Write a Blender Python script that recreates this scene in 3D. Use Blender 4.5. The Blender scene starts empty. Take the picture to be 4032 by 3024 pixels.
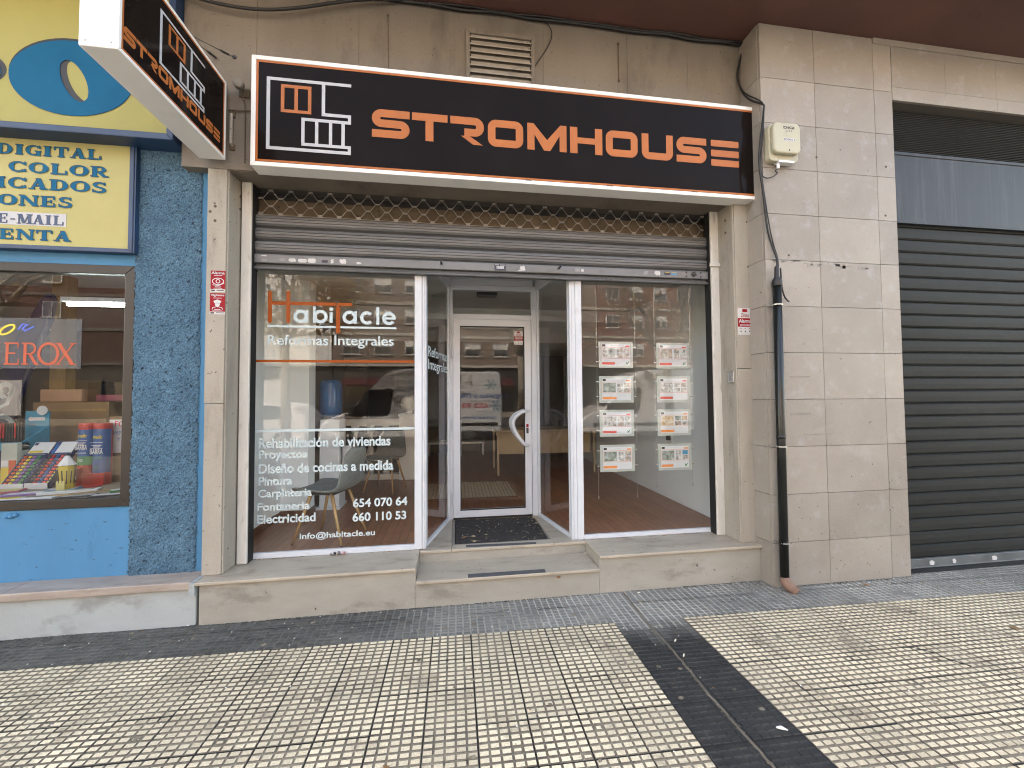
import bpy, bmesh, math, random
from mathutils import Vector, Matrix
random.seed(7)
S = bpy.context.scene
COL = S.collection
PI = math.pi

# ------------------------------------------------------------------ camera
cam_d = bpy.data.cameras.new("camera")
cam = bpy.data.objects.new("camera", cam_d); COL.objects.link(cam)
cam_d.sensor_width = 36.0
cam_d.lens = 14.018
cam_d.clip_start = 0.05; cam_d.clip_end = 400
_r = (0.98996, -0.14110, -0.00760); _d = (-0.00290, 0.03410, -0.99941); _f = (0.14127, 0.98941, 0.03335)
_f = Vector(_f).normalized(); _r = Vector(_r); _r = (_r - _f * _r.dot(_f)).normalized(); _d = _f.cross(_r)
cam.matrix_world = Matrix(((_r.x, -_d.x, -_f.x, 0), (_r.y, -_d.y, -_f.y, 0), (_r.z, -_d.z, -_f.z, 1.524), (0, 0, 0, 1)))
S.camera = cam

# ------------------------------------------------------------------ light
SUN_EL = math.radians(40); SUN_DIR = Vector((-0.66, 0.75, 0)).normalized()
w = bpy.data.worlds.new("World"); S.world = w; w.use_nodes = True
nt = w.node_tree; bg = nt.nodes["Background"]
sky = nt.nodes.new("ShaderNodeTexSky"); sky.sky_type = 'NISHITA'; sky.sun_disc = False
sky.sun_elevation = SUN_EL; sky.sun_rotation = math.atan2(SUN_DIR.x, SUN_DIR.y)
sky.air_density = 1.0; sky.dust_density = 3.0; sky.ozone_density = 1.0
tint = nt.nodes.new("ShaderNodeMix"); tint.data_type = 'RGBA'; tint.blend_type = 'MULTIPLY'; tint.inputs[0].default_value = 1.0
tint.inputs[7].default_value = (1.185, .995, .79, 1)          # the phone's warm white balance for open shade
nt.links.new(sky.outputs[0], tint.inputs[6]); nt.links.new(tint.outputs[2], bg.inputs[0]); bg.inputs[1].default_value = 0.15
sun_d = bpy.data.lights.new("sun", 'SUN'); sun = bpy.data.objects.new("sun", sun_d); COL.objects.link(sun)
sun_d.energy = 2.0; sun_d.angle = math.radians(0.5); sun_d.color = (1.0, 0.96, 0.88)
sv = Vector((SUN_DIR.x * math.cos(SUN_EL), SUN_DIR.y * math.cos(SUN_EL), math.sin(SUN_EL)))
sun.rotation_euler = sv.to_track_quat('Z', 'Y').to_euler()
S.view_settings.view_transform = 'Standard'; S.view_settings.look = 'None'
S.view_settings.exposure = 3.4; S.view_settings.gamma = 1.0
S.cycles.filter_width = 1.05; S.cycles.max_bounces = 10; S.cycles.diffuse_bounces = 5; S.cycles.glossy_bounces = 4
S.cycles.transparent_max_bounces = 16
S.cycles.caustics_reflective = False; S.cycles.caustics_refractive = False
S.cycles.sample_clamp_indirect = 6.0

# ------------------------------------------------------------------ materials
def mat(name, c1, c2=None, s=2.5, rough=.6, bump=0, bs=80, grain=0, gs=220, metal=0, spec=.5,
        stain=None, ss=4.0, sa=.6, sth=.58, stretch=(1, 1, 1), rnd=0, coat=0, speck=None, emit=None):
    m = bpy.data.materials.new(name); m.use_nodes = True
    N = m.node_tree.nodes; L = m.node_tree.links
    b = N["Principled BSDF"]
    b.inputs["Roughness"].default_value = rough; b.inputs["Metallic"].default_value = metal
    b.inputs["Specular IOR Level"].default_value = spec
    if coat: b.inputs["Coat Weight"].default_value = coat
    geo = N.new("ShaderNodeNewGeometry"); pos = geo.outputs["Position"]
    def mapped(sc):
        if sc == (1, 1, 1): return pos
        mp = N.new("ShaderNodeMapping"); mp.inputs["Scale"].default_value = sc; L.new(pos, mp.inputs[0]); return mp.outputs[0]
    def noise(scale, detail=5, sc=(1, 1, 1), rgh=.6):
        n = N.new("ShaderNodeTexNoise"); n.inputs["Scale"].default_value = scale; n.inputs["Detail"].default_value = detail
        n.inputs["Roughness"].default_value = rgh
        L.new(mapped(sc), n.inputs["Vector"]); return n.outputs[0]
    def ramp(src, a, bb):
        r = N.new("ShaderNodeMapRange"); r.inputs[1].default_value = a; r.inputs[2].default_value = bb
        L.new(src, r.inputs[0]); return r.outputs[0]
    def mix(fac, a, bcol, mode='MIX'):
        x = N.new("ShaderNodeMix"); x.data_type = 'RGBA'; x.blend_type = mode
        for sock, v in ((x.inputs[0], fac), (x.inputs[6], a), (x.inputs[7], bcol)):
            if isinstance(v, (int, float)): sock.default_value = v
            elif isinstance(v, tuple): sock.default_value = (*v, 1)
            else: L.new(v, sock)
        return x.outputs[2]
    col = c1
    if c2 is not None: col = mix(ramp(noise(s, 6, stretch), .34, .66), c1, c2)
    if rnd:
        at = N.new("ShaderNodeAttribute"); at.attribute_name = "rnd"
        r = N.new("ShaderNodeMapRange"); r.inputs[3].default_value = 1 - rnd; r.inputs[4].default_value = 1 + rnd
        L.new(at.outputs["Fac"], r.inputs[0])
        cb = N.new("ShaderNodeCombineColor")
        for i in range(3): L.new(r.outputs[0], cb.inputs[i])
        col = mix(1.0, col, cb.outputs[0], 'MULTIPLY')
    if stain is not None:
        f = ramp(noise(ss, 7, stretch, .68), sth, sth + .12)
        mm = N.new("ShaderNodeMath"); mm.operation = 'MULTIPLY'; mm.inputs[1].default_value = sa; L.new(f, mm.inputs[0])
        col = mix(mm.outputs[0], col, stain)
    if speck is not None:
        f = ramp(noise(speck[1], 2), speck[2], speck[2] + .03)
        col = mix(f, col, speck[0])
    if grain:
        f = ramp(noise(gs, 2), .3, .7)
        g = mix(f, (1 - grain,) * 3, (1 + grain,) * 3)
        col = mix(1.0, col, g, 'MULTIPLY')
    if isinstance(col, tuple): b.inputs["Base Color"].default_value = (*col, 1)
    else: L.new(col, b.inputs["Base Color"])
    if bump:
        bp = N.new("ShaderNodeBump"); bp.inputs["Strength"].default_value = bump; bp.inputs["Distance"].default_value = .004
        L.new(noise(bs, 5), bp.inputs["Height"]); L.new(bp.outputs[0], b.inputs["Normal"])
    if emit:
        b.inputs["Emission Color"].default_value = (*emit[0], 1); b.inputs["Emission Strength"].default_value = emit[1]
    return m

def glass_mat(name, tint=(.93, .96, .95), f0=.048):
    m = bpy.data.materials.new(name); m.use_nodes = True
    N = m.node_tree.nodes; L = m.node_tree.links; N.remove(N["Principled BSDF"])
    out = N["Material Output"]
    geo = N.new("ShaderNodeNewGeometry")
    dp = N.new("ShaderNodeVectorMath"); dp.operation = 'DOT_PRODUCT'
    L.new(geo.outputs["Incoming"], dp.inputs[0]); L.new(geo.outputs["Normal"], dp.inputs[1])
    def M(op, a, b=None):
        n = N.new("ShaderNodeMath"); n.operation = op
        if isinstance(a, (int, float)): n.inputs[0].default_value = a
        else: L.new(a, n.inputs[0])
        if b is not None:
            if isinstance(b, (int, float)): n.inputs[1].default_value = b
            else: L.new(b, n.inputs[1])
        return n.outputs[0]
    c = M('ABSOLUTE', dp.outputs["Value"])
    F = M('ADD', M('MULTIPLY', M('POWER', M('SUBTRACT', 1.0, c), 5.0), 1 - f0), f0)
    tr = N.new("ShaderNodeBsdfTransparent"); tr.inputs[0].default_value = (*tint, 1)
    gl = N.new("ShaderNodeBsdfGlossy"); gl.inputs["Roughness"].default_value = 0.0
    mx = N.new("ShaderNodeMixShader"); L.new(F, mx.inputs[0]); L.new(tr.outputs[0], mx.inputs[1]); L.new(gl.outputs[0], mx.inputs[2])
    L.new(mx.outputs[0], out.inputs[0])
    return m
def clear_mat(name, tint):
    m = bpy.data.materials.new(name); m.use_nodes = True
    N = m.node_tree.nodes; L = m.node_tree.links; N.remove(N["Principled BSDF"])
    tr = N.new("ShaderNodeBsdfTransparent"); tr.inputs[0].default_value = (*tint, 1)
    L.new(tr.outputs[0], N["Material Output"].inputs[0]); return m

M_ = {}
def defm(k, *a, **kw): M_[k] = mat(k, *a, **kw)
defm('cream_pad', (0.66, 0.579, 0.407), (0.5, 0.431, 0.304), s=1.1, rough=.8, spec=.25, rnd=.20, grain=.2, gs=130, stain=(0.2, 0.163, 0.118), ss=3.0, sa=.7, sth=.55, bump=.3, bs=300)
defm('grey_pad', (.205, .20, .18), (.155, .153, .142), s=3, rough=.75, spec=.25, rnd=.86, grain=.25, stain=(.055, .055, .055), ss=6, sa=.55, sth=.58, bump=.3, bs=300)
defm('black_pad', (0.0125, 0.0134, 0.0134), (0.0181, 0.0186, 0.0186), s=4, rough=.6, rnd=.2, grain=.25, stain=(0.0414, 0.0388, 0.0337), ss=9, sa=.5, sth=.64, bump=.3, bs=300)
defm('groove', (.27, .235, .175), (.13, .112, .085), s=5, rough=.95, spec=.2, grain=.25, stain=(.045, .04, .033), ss=9, sa=.85, sth=.56)
defm('groove_dark', (.115, .10, .078), (.19, .165, .125), s=4, rough=.95, spec=.15, grain=.25, stain=(.04, .035, .03), ss=5, sa=.8, sth=.53)
defm('groove_grey', (.42, .40, .345), (.30, .29, .255), s=2.0, rough=.95, spec=.2, rnd=.86, grain=.25, stain=(.05, .05, .05), ss=4, sa=.6, sth=.55)
defm('groove_black', (.026, .027, .027), (.05, .05, .047), s=8, rough=.85, spec=.3, grain=.25, stain=(.10, .09, .075), ss=6, sa=.5, sth=.62)
defm('pave_far', (0.266, 0.237, 0.185), (0.207, 0.185, 0.148), s=1.2, rough=.85, grain=.15, stain=(0.074, 0.0666, 0.0592), ss=3)
defm('seam', (0.0888, 0.074, 0.0555), (0.148, 0.126, 0.0962), s=20, rough=.95, grain=.3, bump=.6, bs=90)
defm('asphalt', (0.037, 0.037, 0.0385), (0.0518, 0.0518, 0.0518), s=2, rough=.9, grain=.2, bump=.5, bs=200)
defm('kerb', (0.244, 0.237, 0.222), (0.192, 0.185, 0.178), s=3, rough=.8, grain=.1)
STN = dict(grain=.07, gs=140, bump=.12, bs=220)
defm('stone_tile', (0.28, 0.254, 0.219), (0.243, 0.217, 0.187), s=2.3, rough=.5, spec=.35, rnd=.09, stain=(0.315, 0.301, 0.288), ss=7, sa=.55, sth=.55, speck=((0.0945, 0.0798, 0.0723), 26, .72), **STN)
defm('joint', (.10, .09, .08), rough=.9)
defm('fascia', (0.188, 0.166, 0.137), (0.155, 0.137, 0.111), s=1.7, rough=.7, spec=.3, stain=(0.0912, 0.0798, 0.0686), ss=1.6, sa=.6, sth=.54, stretch=(1.4, 1, .5), speck=((0.0638, 0.0547, 0.0465), 60, .70), **STN)
defm('pilaster', (0.324, 0.297, 0.251), (0.279, 0.254, 0.214), s=3, rough=.6, spec=.3, stain=(0.18, 0.16, 0.135), ss=3, sa=.55, sth=.54, stretch=(2, 2, .5), speck=((0.108, 0.09, 0.0791), 30, .70), **STN)
defm('marble', (0.38, 0.335, 0.267), (0.303, 0.266, 0.213), s=5, rough=.42, spec=.4, stretch=(.6, 2, 1), stain=(0.165, 0.134, 0.101), ss=5, sa=.6, sth=.565, speck=((0.0935, 0.0721, 0.0552), 35, .70), **STN)
defm('marble_riser', (0.312, 0.294, 0.253), (0.264, 0.247, 0.213), s=4, rough=.55, spec=.3, stain=(0.154, 0.138, 0.118), ss=3.2, sa=.6, sth=.56, stretch=(.7, 1, 1.8), speck=((0.0748, 0.0623, 0.0534), 24, .715), **STN)
defm('old_marble', (0.34, 0.289, 0.244), (0.252, 0.207, 0.178), s=6, rough=.5, stretch=(.6, 2, 3), stain=(0.148, 0.118, 0.0962), ss=8, sa=.6, sth=.55, **STN)
defm('white_render', (0.359, 0.385, 0.388), (0.301, 0.32, 0.32), s=2, rough=.85, spec=.2, stain=(0.184, 0.185, 0.17), ss=2.5, sa=.6, sth=.55, stretch=(1, 1, 1.5), bump=.45, bs=40, grain=.06)
defm('blue_rough', (.086, .158, .228), (.060, .114, .170), s=5, rough=.95, spec=.15, grain=.5, gs=110, stain=(.010, .019, .030), ss=42, sa=.92, sth=.55, bump=.8, bs=120)
defm('blue_smooth', (.075, .215, .385), (.064, .185, .335), s=1.5, rough=.7, spec=.2, stain=(.036, .115, .235), ss=2.2, sa=.55, sth=.56, stretch=(1.6, 1, .5), bump=.2, bs=30, grain=.04)
defm('soffit', (0.113, 0.0515, 0.0395), (0.0829, 0.0398, 0.0323), s=1.5, rough=.55, grain=.1, stain=(0.0232, 0.0151, 0.0144), ss=2, sa=.6)
defm('upper_wall', (.22, .11, .07), (.18, .09, .06), s=2, rough=.8)
defm('white_alu', (0.542, 0.568, 0.606), (0.487, 0.51, 0.544), s=2, rough=.38, grain=.02, stain=(0.334, 0.328, 0.311), ss=5, sa=.35, sth=.62)
defm('old_alu', (.58, .56, .52), (.50, .48, .44), s=6, rough=.5, grain=.06, stain=(.24, .21, .17), ss=9, sa=.65, sth=.56, stretch=(2, 2, .4))
defm('sign_box', (.80, .80, .78), (.73, .73, .71), s=2, rough=.4, grain=.03, stain=(.52, .50, .46), ss=4, sa=.4, sth=.6)
defm('door_alu', (0.515, 0.54, 0.583), (0.473, 0.495, 0.537), s=2, rough=.32, grain=.02)
defm('gasket', (0.0072, 0.0072, 0.0072), rough=.7)
defm('steel', (0.152, 0.156, 0.162), (0.113, 0.115, 0.118), s=6, rough=.5, metal=.3, spec=.4, stretch=(.3, 1, 4), stain=(0.0648, 0.0605, 0.0575), ss=5, sa=.5, sth=.56, grain=.07, bump=.5, bs=9, rnd=.16)
defm('steel_bar', (0.18, 0.185, 0.193), (0.144, 0.148, 0.153), s=4, rough=.5, metal=.25, stretch=(.5, 1, 2), stain=(0.0864, 0.0742, 0.0699), ss=8, sa=.55, sth=.57, grain=.07, bump=.4, bs=9)
defm('dark_slot', (.02, .019, .018), rough=.8)
defm('mesh_wire', (0.2, 0.189, 0.172), rough=.45, metal=.5)
defm('rust_board', (0.104, 0.0754, 0.0442), (0.0728, 0.052, 0.0312), s=4, rough=.85, stain=(0.0234, 0.0172, 0.013), ss=14, sa=.8, sth=.57)
defm('sign_black', (0.0088, 0.0064, 0.0056), (0.012, 0.0088, 0.008), s=2, rough=.12, spec=.045)
defm('orange', (0.405, 0.133, 0.0339), (0.364, 0.116, 0.0283), s=4, rough=.35, spec=.25)
defm('sign_white', (0.44, 0.453, 0.478), rough=.35, spec=.25)
defm('vinyl_orange', (0.266, 0.0566, 0.00533), rough=.5, spec=.2)
defm('vinyl_white', (0.451, 0.528, 0.542), rough=.6, spec=.2)
defm('vinyl_red', (.5, .09, .02), rough=.4)
defm('sign_yellow', (0.354, 0.334, 0.112), (0.322, 0.303, 0.101), s=1.5, rough=.45, spec=.15, grain=.03, stain=(0.316, 0.287, 0.123), ss=3, sa=.4)
defm('sign_yellow_pale', (0.408, 0.381, 0.164), (0.374, 0.347, 0.143), s=1.5, rough=.45, spec=.15, grain=.03)
defm('sign_blue', (0.0133, 0.111, 0.222), (0.0111, 0.0962, 0.2), s=4, rough=.6, spec=.08)
defm('frame_blue', (0.0185, 0.0481, 0.118), (0.0148, 0.037, 0.0888), s=5, rough=.45)
defm('ink_black', (.012, .011, .012), rough=.5)
defm('brown_frame', (0.00979, 0.00718, 0.00563), (0.0076, 0.00563, 0.00454), s=5, rough=.38)
defm('grille_dark', (0.0208, 0.0216, 0.0208), (0.016, 0.0168, 0.016), s=3, rough=.6, spec=.2)
defm('panel_grey', (0.0364, 0.0418, 0.0517), (0.0278, 0.0318, 0.0394), s=3, rough=.5, spec=.25, stretch=(5, 1, .3), stain=(0.0663, 0.0729, 0.0848), ss=2.2, sa=.55, sth=.54, bump=.3, bs=5)
defm('slat_dark', (0.0163, 0.0179, 0.0169), (0.0119, 0.013, 0.0126), s=1.4, rough=.6, spec=.2, stretch=(.6, 1, 2), stain=(0.0236, 0.0237, 0.0222), ss=2.6, sa=.5, sth=.56, grain=.08, bump=.6, bs=8, rnd=.16)
defm('bar_grey', (0.148, 0.163, 0.17), (0.0962, 0.104, 0.107), s=5, rough=.5, metal=.3, stain=(0.333, 0.34, 0.34), ss=16, sa=.9, sth=.66)
defm('cable', (0.0098, 0.0098, 0.0098), rough=.55)
defm('conduit', (0.00826, 0.00987, 0.00931), (0.0114, 0.0129, 0.0119), s=5, rough=.28, metal=.25)
defm('boot', (0.207, 0.126, 0.0888), (0.148, 0.0888, 0.0666), s=18, rough=.8, bump=.4, stain=(0.074, 0.0518, 0.0444), ss=14)
defm('zinc', (0.459, 0.459, 0.444), rough=.3, metal=.8)
defm('box_plastic', (0.414, 0.4, 0.296), (0.37, 0.355, 0.266), s=5, rough=.5, stain=(0.266, 0.252, 0.185), ss=9, sa=.4)
defm('paper', (0.496, 0.512, 0.536), rough=.6)
defm('label_white', (0.533, 0.533, 0.533), (0.459, 0.451, 0.444), s=30, rough=.6)
defm('label_red', (.28, .010, .018), (.22, .010, .016), s=20, rough=.5, spec=.15)
defm('label_grey', (0.222, 0.222, 0.229), rough=.5)
defm('label_blue', (0.0888, 0.222, 0.37), rough=.5)
defm('label_dark', (.03, .03, .045), rough=.5)
defm('label_yellow', (0.333, 0.266, 0.0592), rough=.5)
defm('acrylic', (0.35, 0.371, 0.343), (0.322, 0.343, 0.315), s=3, rough=.25)
defm('print_grey', (.45, .47, .5), rough=.6)
defm('print_dark', (.06, .05, .06), rough=.5)
defm('banner_red', (.50, .06, .045), rough=.5)
defm('banner_orange', (.62, .20, .04), rough=.5)
defm('photo_a', (.55, .52, .48), (.08, .07, .06), s=22, rough=.4, stain=(.35, .2, .1), ss=30, sa=.7, sth=.5)
defm('photo_b', (.62, .62, .60), (.12, .11, .10), s=28, rough=.4, stain=(.25, .22, .2), ss=36, sa=.8, sth=.52)
defm('photo_c', (.40, .25, .10), (.55, .5, .42), s=26, rough=.4, stain=(.05, .04, .04), ss=30, sa=.8, sth=.54)
defm('photo_d', (.06, .09, .06), (.35, .38, .36), s=26, rough=.4, stain=(.15, .13, .1), ss=30, sa=.7, sth=.54)
defm('wall_white', (.84, .85, .84), (.78, .79, .78), s=1.5, rough=.85, grain=.02)
defm('wall_grey', (.74, .77, .79), (.68, .71, .73), s=1.5, rough=.85, grain=.02)
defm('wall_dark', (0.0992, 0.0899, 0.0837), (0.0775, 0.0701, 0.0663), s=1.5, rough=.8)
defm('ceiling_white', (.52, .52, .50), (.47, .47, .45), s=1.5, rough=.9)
defm('skirting', (0.144, 0.066, 0.033), (0.114, 0.051, 0.024), s=5, rough=.45)
defm('chair_fabric', (.185, .20, .19), (.14, .152, .145), s=30, rough=.95, grain=.2, gs=300)
defm('beech', (.42, .27, .12), (.34, .21, .09), s=12, rough=.5, stretch=(4, 4, .6))
defm('walnut', (.16, .08, .045), rough=.5)
defm('desk_wood', (0.372, 0.273, 0.161), (0.322, 0.236, 0.136), s=5, rough=.45)
defm('rug', (.46, .36, .25), (.4, .3, .2), s=14, rough=.9)
defm('mat_fibre', (0.0311, 0.0281, 0.0266), (0.0207, 0.0192, 0.0185), s=30, rough=.95, bump=1.0, bs=240, grain=.4, gs=260)
defm('strip_grey', (0.074, 0.074, 0.0777), (0.0592, 0.0592, 0.0629), s=30, rough=.9, grain=.2)
defm('mat_border', (0.222, 0.204, 0.178), (0.178, 0.163, 0.144), s=8, rough=.5)
defm('leaf_brown', (0.266, 0.141, 0.0518), (0.163, 0.0814, 0.0333), s=60, rough=.7)
defm('leaf_pale', (0.407, 0.326, 0.192), (0.311, 0.237, 0.126), s=60, rough=.7)
defm('leaf_tree', (.50, .31, .10), (.30, .19, .07), s=6, rough=.6)
def translucent(k, col, f):
    m = M_[k]; N = m.node_tree.nodes; L = m.node_tree.links
    t = N.new("ShaderNodeBsdfTranslucent"); t.inputs[0].default_value = (*col, 1); mx = N.new("ShaderNodeMixShader"); mx.inputs[0].default_value = f
    L.new(N["Principled BSDF"].outputs[0], mx.inputs[1]); L.new(t.outputs[0], mx.inputs[2]); L.new(mx.outputs[0], N["Material Output"].inputs[0])
translucent('leaf_tree', (.62, .40, .12), .55)
defm('bark', (.34, .30, .24), (.20, .17, .135), s=9, rough=.9, bump=.8, bs=20, stain=(.33, .30, .24), ss=7, sa=.6, sth=.56)
defm('white_paint', (.80, .80, .80), rough=.25, coat=.6)
defm('white_wall', (.78, .78, .76), (.70, .70, .68), s=1, rough=.85)
defm('black_rubber', (.02, .02, .02), rough=.7)
defm('black_plastic', (.03, .03, .032), rough=.4)
defm('brick', (0.221, 0.119, 0.0902), (0.176, 0.0924, 0.0712), s=3, rough=.85, grain=.2, gs=40)
defm('brick_pale', (0.216, 0.172, 0.14), (0.18, 0.14, 0.117), s=3, rough=.85, grain=.1, gs=40)
defm('band', (.40, .38, .34), rough=.8)
defm('brick_shaded', (.085, .045, .035), (.065, .035, .028), s=3, rough=.85)  # brick colour darkened to look shaded in the reflection
defm('band_shaded', (.12, .11, .10), rough=.85)  # floor bands darkened along with the shaded brick colour
defm('shop_dark', (.035, .034, .033), rough=.4)
defm('awning_red', (0.07, 0.0123, 0.0158), rough=.8)
defm('shutter_white', (.6, .6, .58), rough=.6)
defm('board_navy', (0.0072, 0.0108, 0.072), (0.006, 0.0084, 0.051), s=5, rough=.3)
defm('board_pale', (.34, .40, .46), rough=.4)
defm('carton', (0.18, 0.114, 0.06), (0.15, 0.093, 0.048), s=6, rough=.8)
defm('pine', (0.252, 0.15, 0.054), (0.204, 0.12, 0.042), s=10, rough=.6, stretch=(4, 4, .5))
defm('shelf_board', (0.18, 0.144, 0.108), (0.15, 0.12, 0.09), s=6, rough=.6)
defm('red_plastic', (0.33, 0.0108, 0.009), rough=.35)
defm('blue_print', (0.018, 0.072, 0.228), rough=.4)
defm('cyan_print', (0.03, 0.192, 0.312), rough=.45)
defm('green_print', (0.018, 0.168, 0.054), rough=.4)
defm('yellow_print', (0.42, 0.33, 0.03), rough=.45)
defm('navy_print', (0.012, 0.024, 0.084), rough=.4)
defm('pink_print', (0.33, 0.072, 0.132), rough=.5)
defm('purple_print', (0.156, 0.078, 0.252), rough=.5)
defm('salmon', (0.3, 0.18, 0.12), (0.264, 0.156, 0.102), s=9, rough=.7)
defm('ink_red', (.55, .04, .08), rough=.5)
defm('ink_blue', (.05, .13, .4), rough=.5)
defm('decal_red', (0.384, 0.0558, 0.0124), rough=.5)
defm('decal_yellow', (.62, .5, .03), rough=.5)
defm('decal_blue', (.06, .1, .5), rough=.5)
defm('cooler_white', (.62, .64, .66), rough=.4)
defm('bottle_blue', (.02, .12, .32), (.015, .08, .22), s=8, rough=.15)
defm('tube_light', (.9, .95, .95), emit=((.86, 1.0, .96), 7.0))
defm('feather', (.8, .8, .78), rough=.8)
defm('foil_red', (.5, .05, .06), (.7, .7, .7), s=60, rough=.3)
defm('butt', (.75, .70, .6), rough=.8)
def parquet():
    m = mat('parquet', (.17, .085, .045), (.13, .062, .033), s=3, rough=.35, stretch=(1, 1, 1))
    N = m.node_tree.nodes; L = m.node_tree.links; b = N["Principled BSDF"]
    geo = N.new("ShaderNodeNewGeometry"); mp = N.new("ShaderNodeMapping"); mp.inputs["Rotation"].default_value = (0, 0, PI / 2)
    L.new(geo.outputs["Position"], mp.inputs[0])
    br = N.new("ShaderNodeTexBrick"); br.inputs["Scale"].default_value = 1; br.inputs["Brick Width"].default_value = .45; br.inputs["Row Height"].default_value = .07
    br.inputs["Mortar Size"].default_value = .0022; br.inputs["Color1"].default_value = (.40, .175, .09, 1); br.inputs["Color2"].default_value = (.30, .125, .065, 1)
    br.inputs["Mortar"].default_value = (.085, .042, .027, 1)
    L.new(mp.outputs[0], br.inputs["Vector"])
    nz = N.new("ShaderNodeTexNoise"); nz.inputs["Scale"].default_value = 12; mp2 = N.new("ShaderNodeMapping"); mp2.inputs["Scale"].default_value = (6, .6, 1)
    L.new(geo.outputs["Position"], mp2.inputs[0]); L.new(mp2.outputs[0], nz.inputs["Vector"])
    mx = N.new("ShaderNodeMix"); mx.data_type = 'RGBA'; mx.blend_type = 'MULTIPLY'; mx.inputs[0].default_value = .5
    L.new(br.outputs[0], mx.inputs[6]); L.new(nz.outputs[0], mx.inputs[7]); L.new(mx.outputs[2], b.inputs["Base Color"])
    M_['parquet'] = m
parquet()
M_['glass'] = glass_mat('glass', (.95, .97, .96)); M_['glass_back'] = clear_mat('glass_back', (.96, .985, .975))
M_['film'] = clear_mat('film', (.62, .66, .66))
M_['glass_dark'] = mat('glass_dark', (.02, .022, .025), rough=.03, spec=.8)
M_['plastic_clear'] = glass_mat('plastic_clear', (.72, .70, .70), .06)
def film_mat(name, col, a):
    m = bpy.data.materials.new(name); m.use_nodes = True
    N = m.node_tree.nodes; L = m.node_tree.links; b = N["Principled BSDF"]
    b.inputs["Base Color"].default_value = (*col, 1); b.inputs["Alpha"].default_value = a; b.inputs["Roughness"].default_value = .5
    return m
M_['decal_film'] = film_mat('decal_film', (.22, .24, .26), .30)

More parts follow.
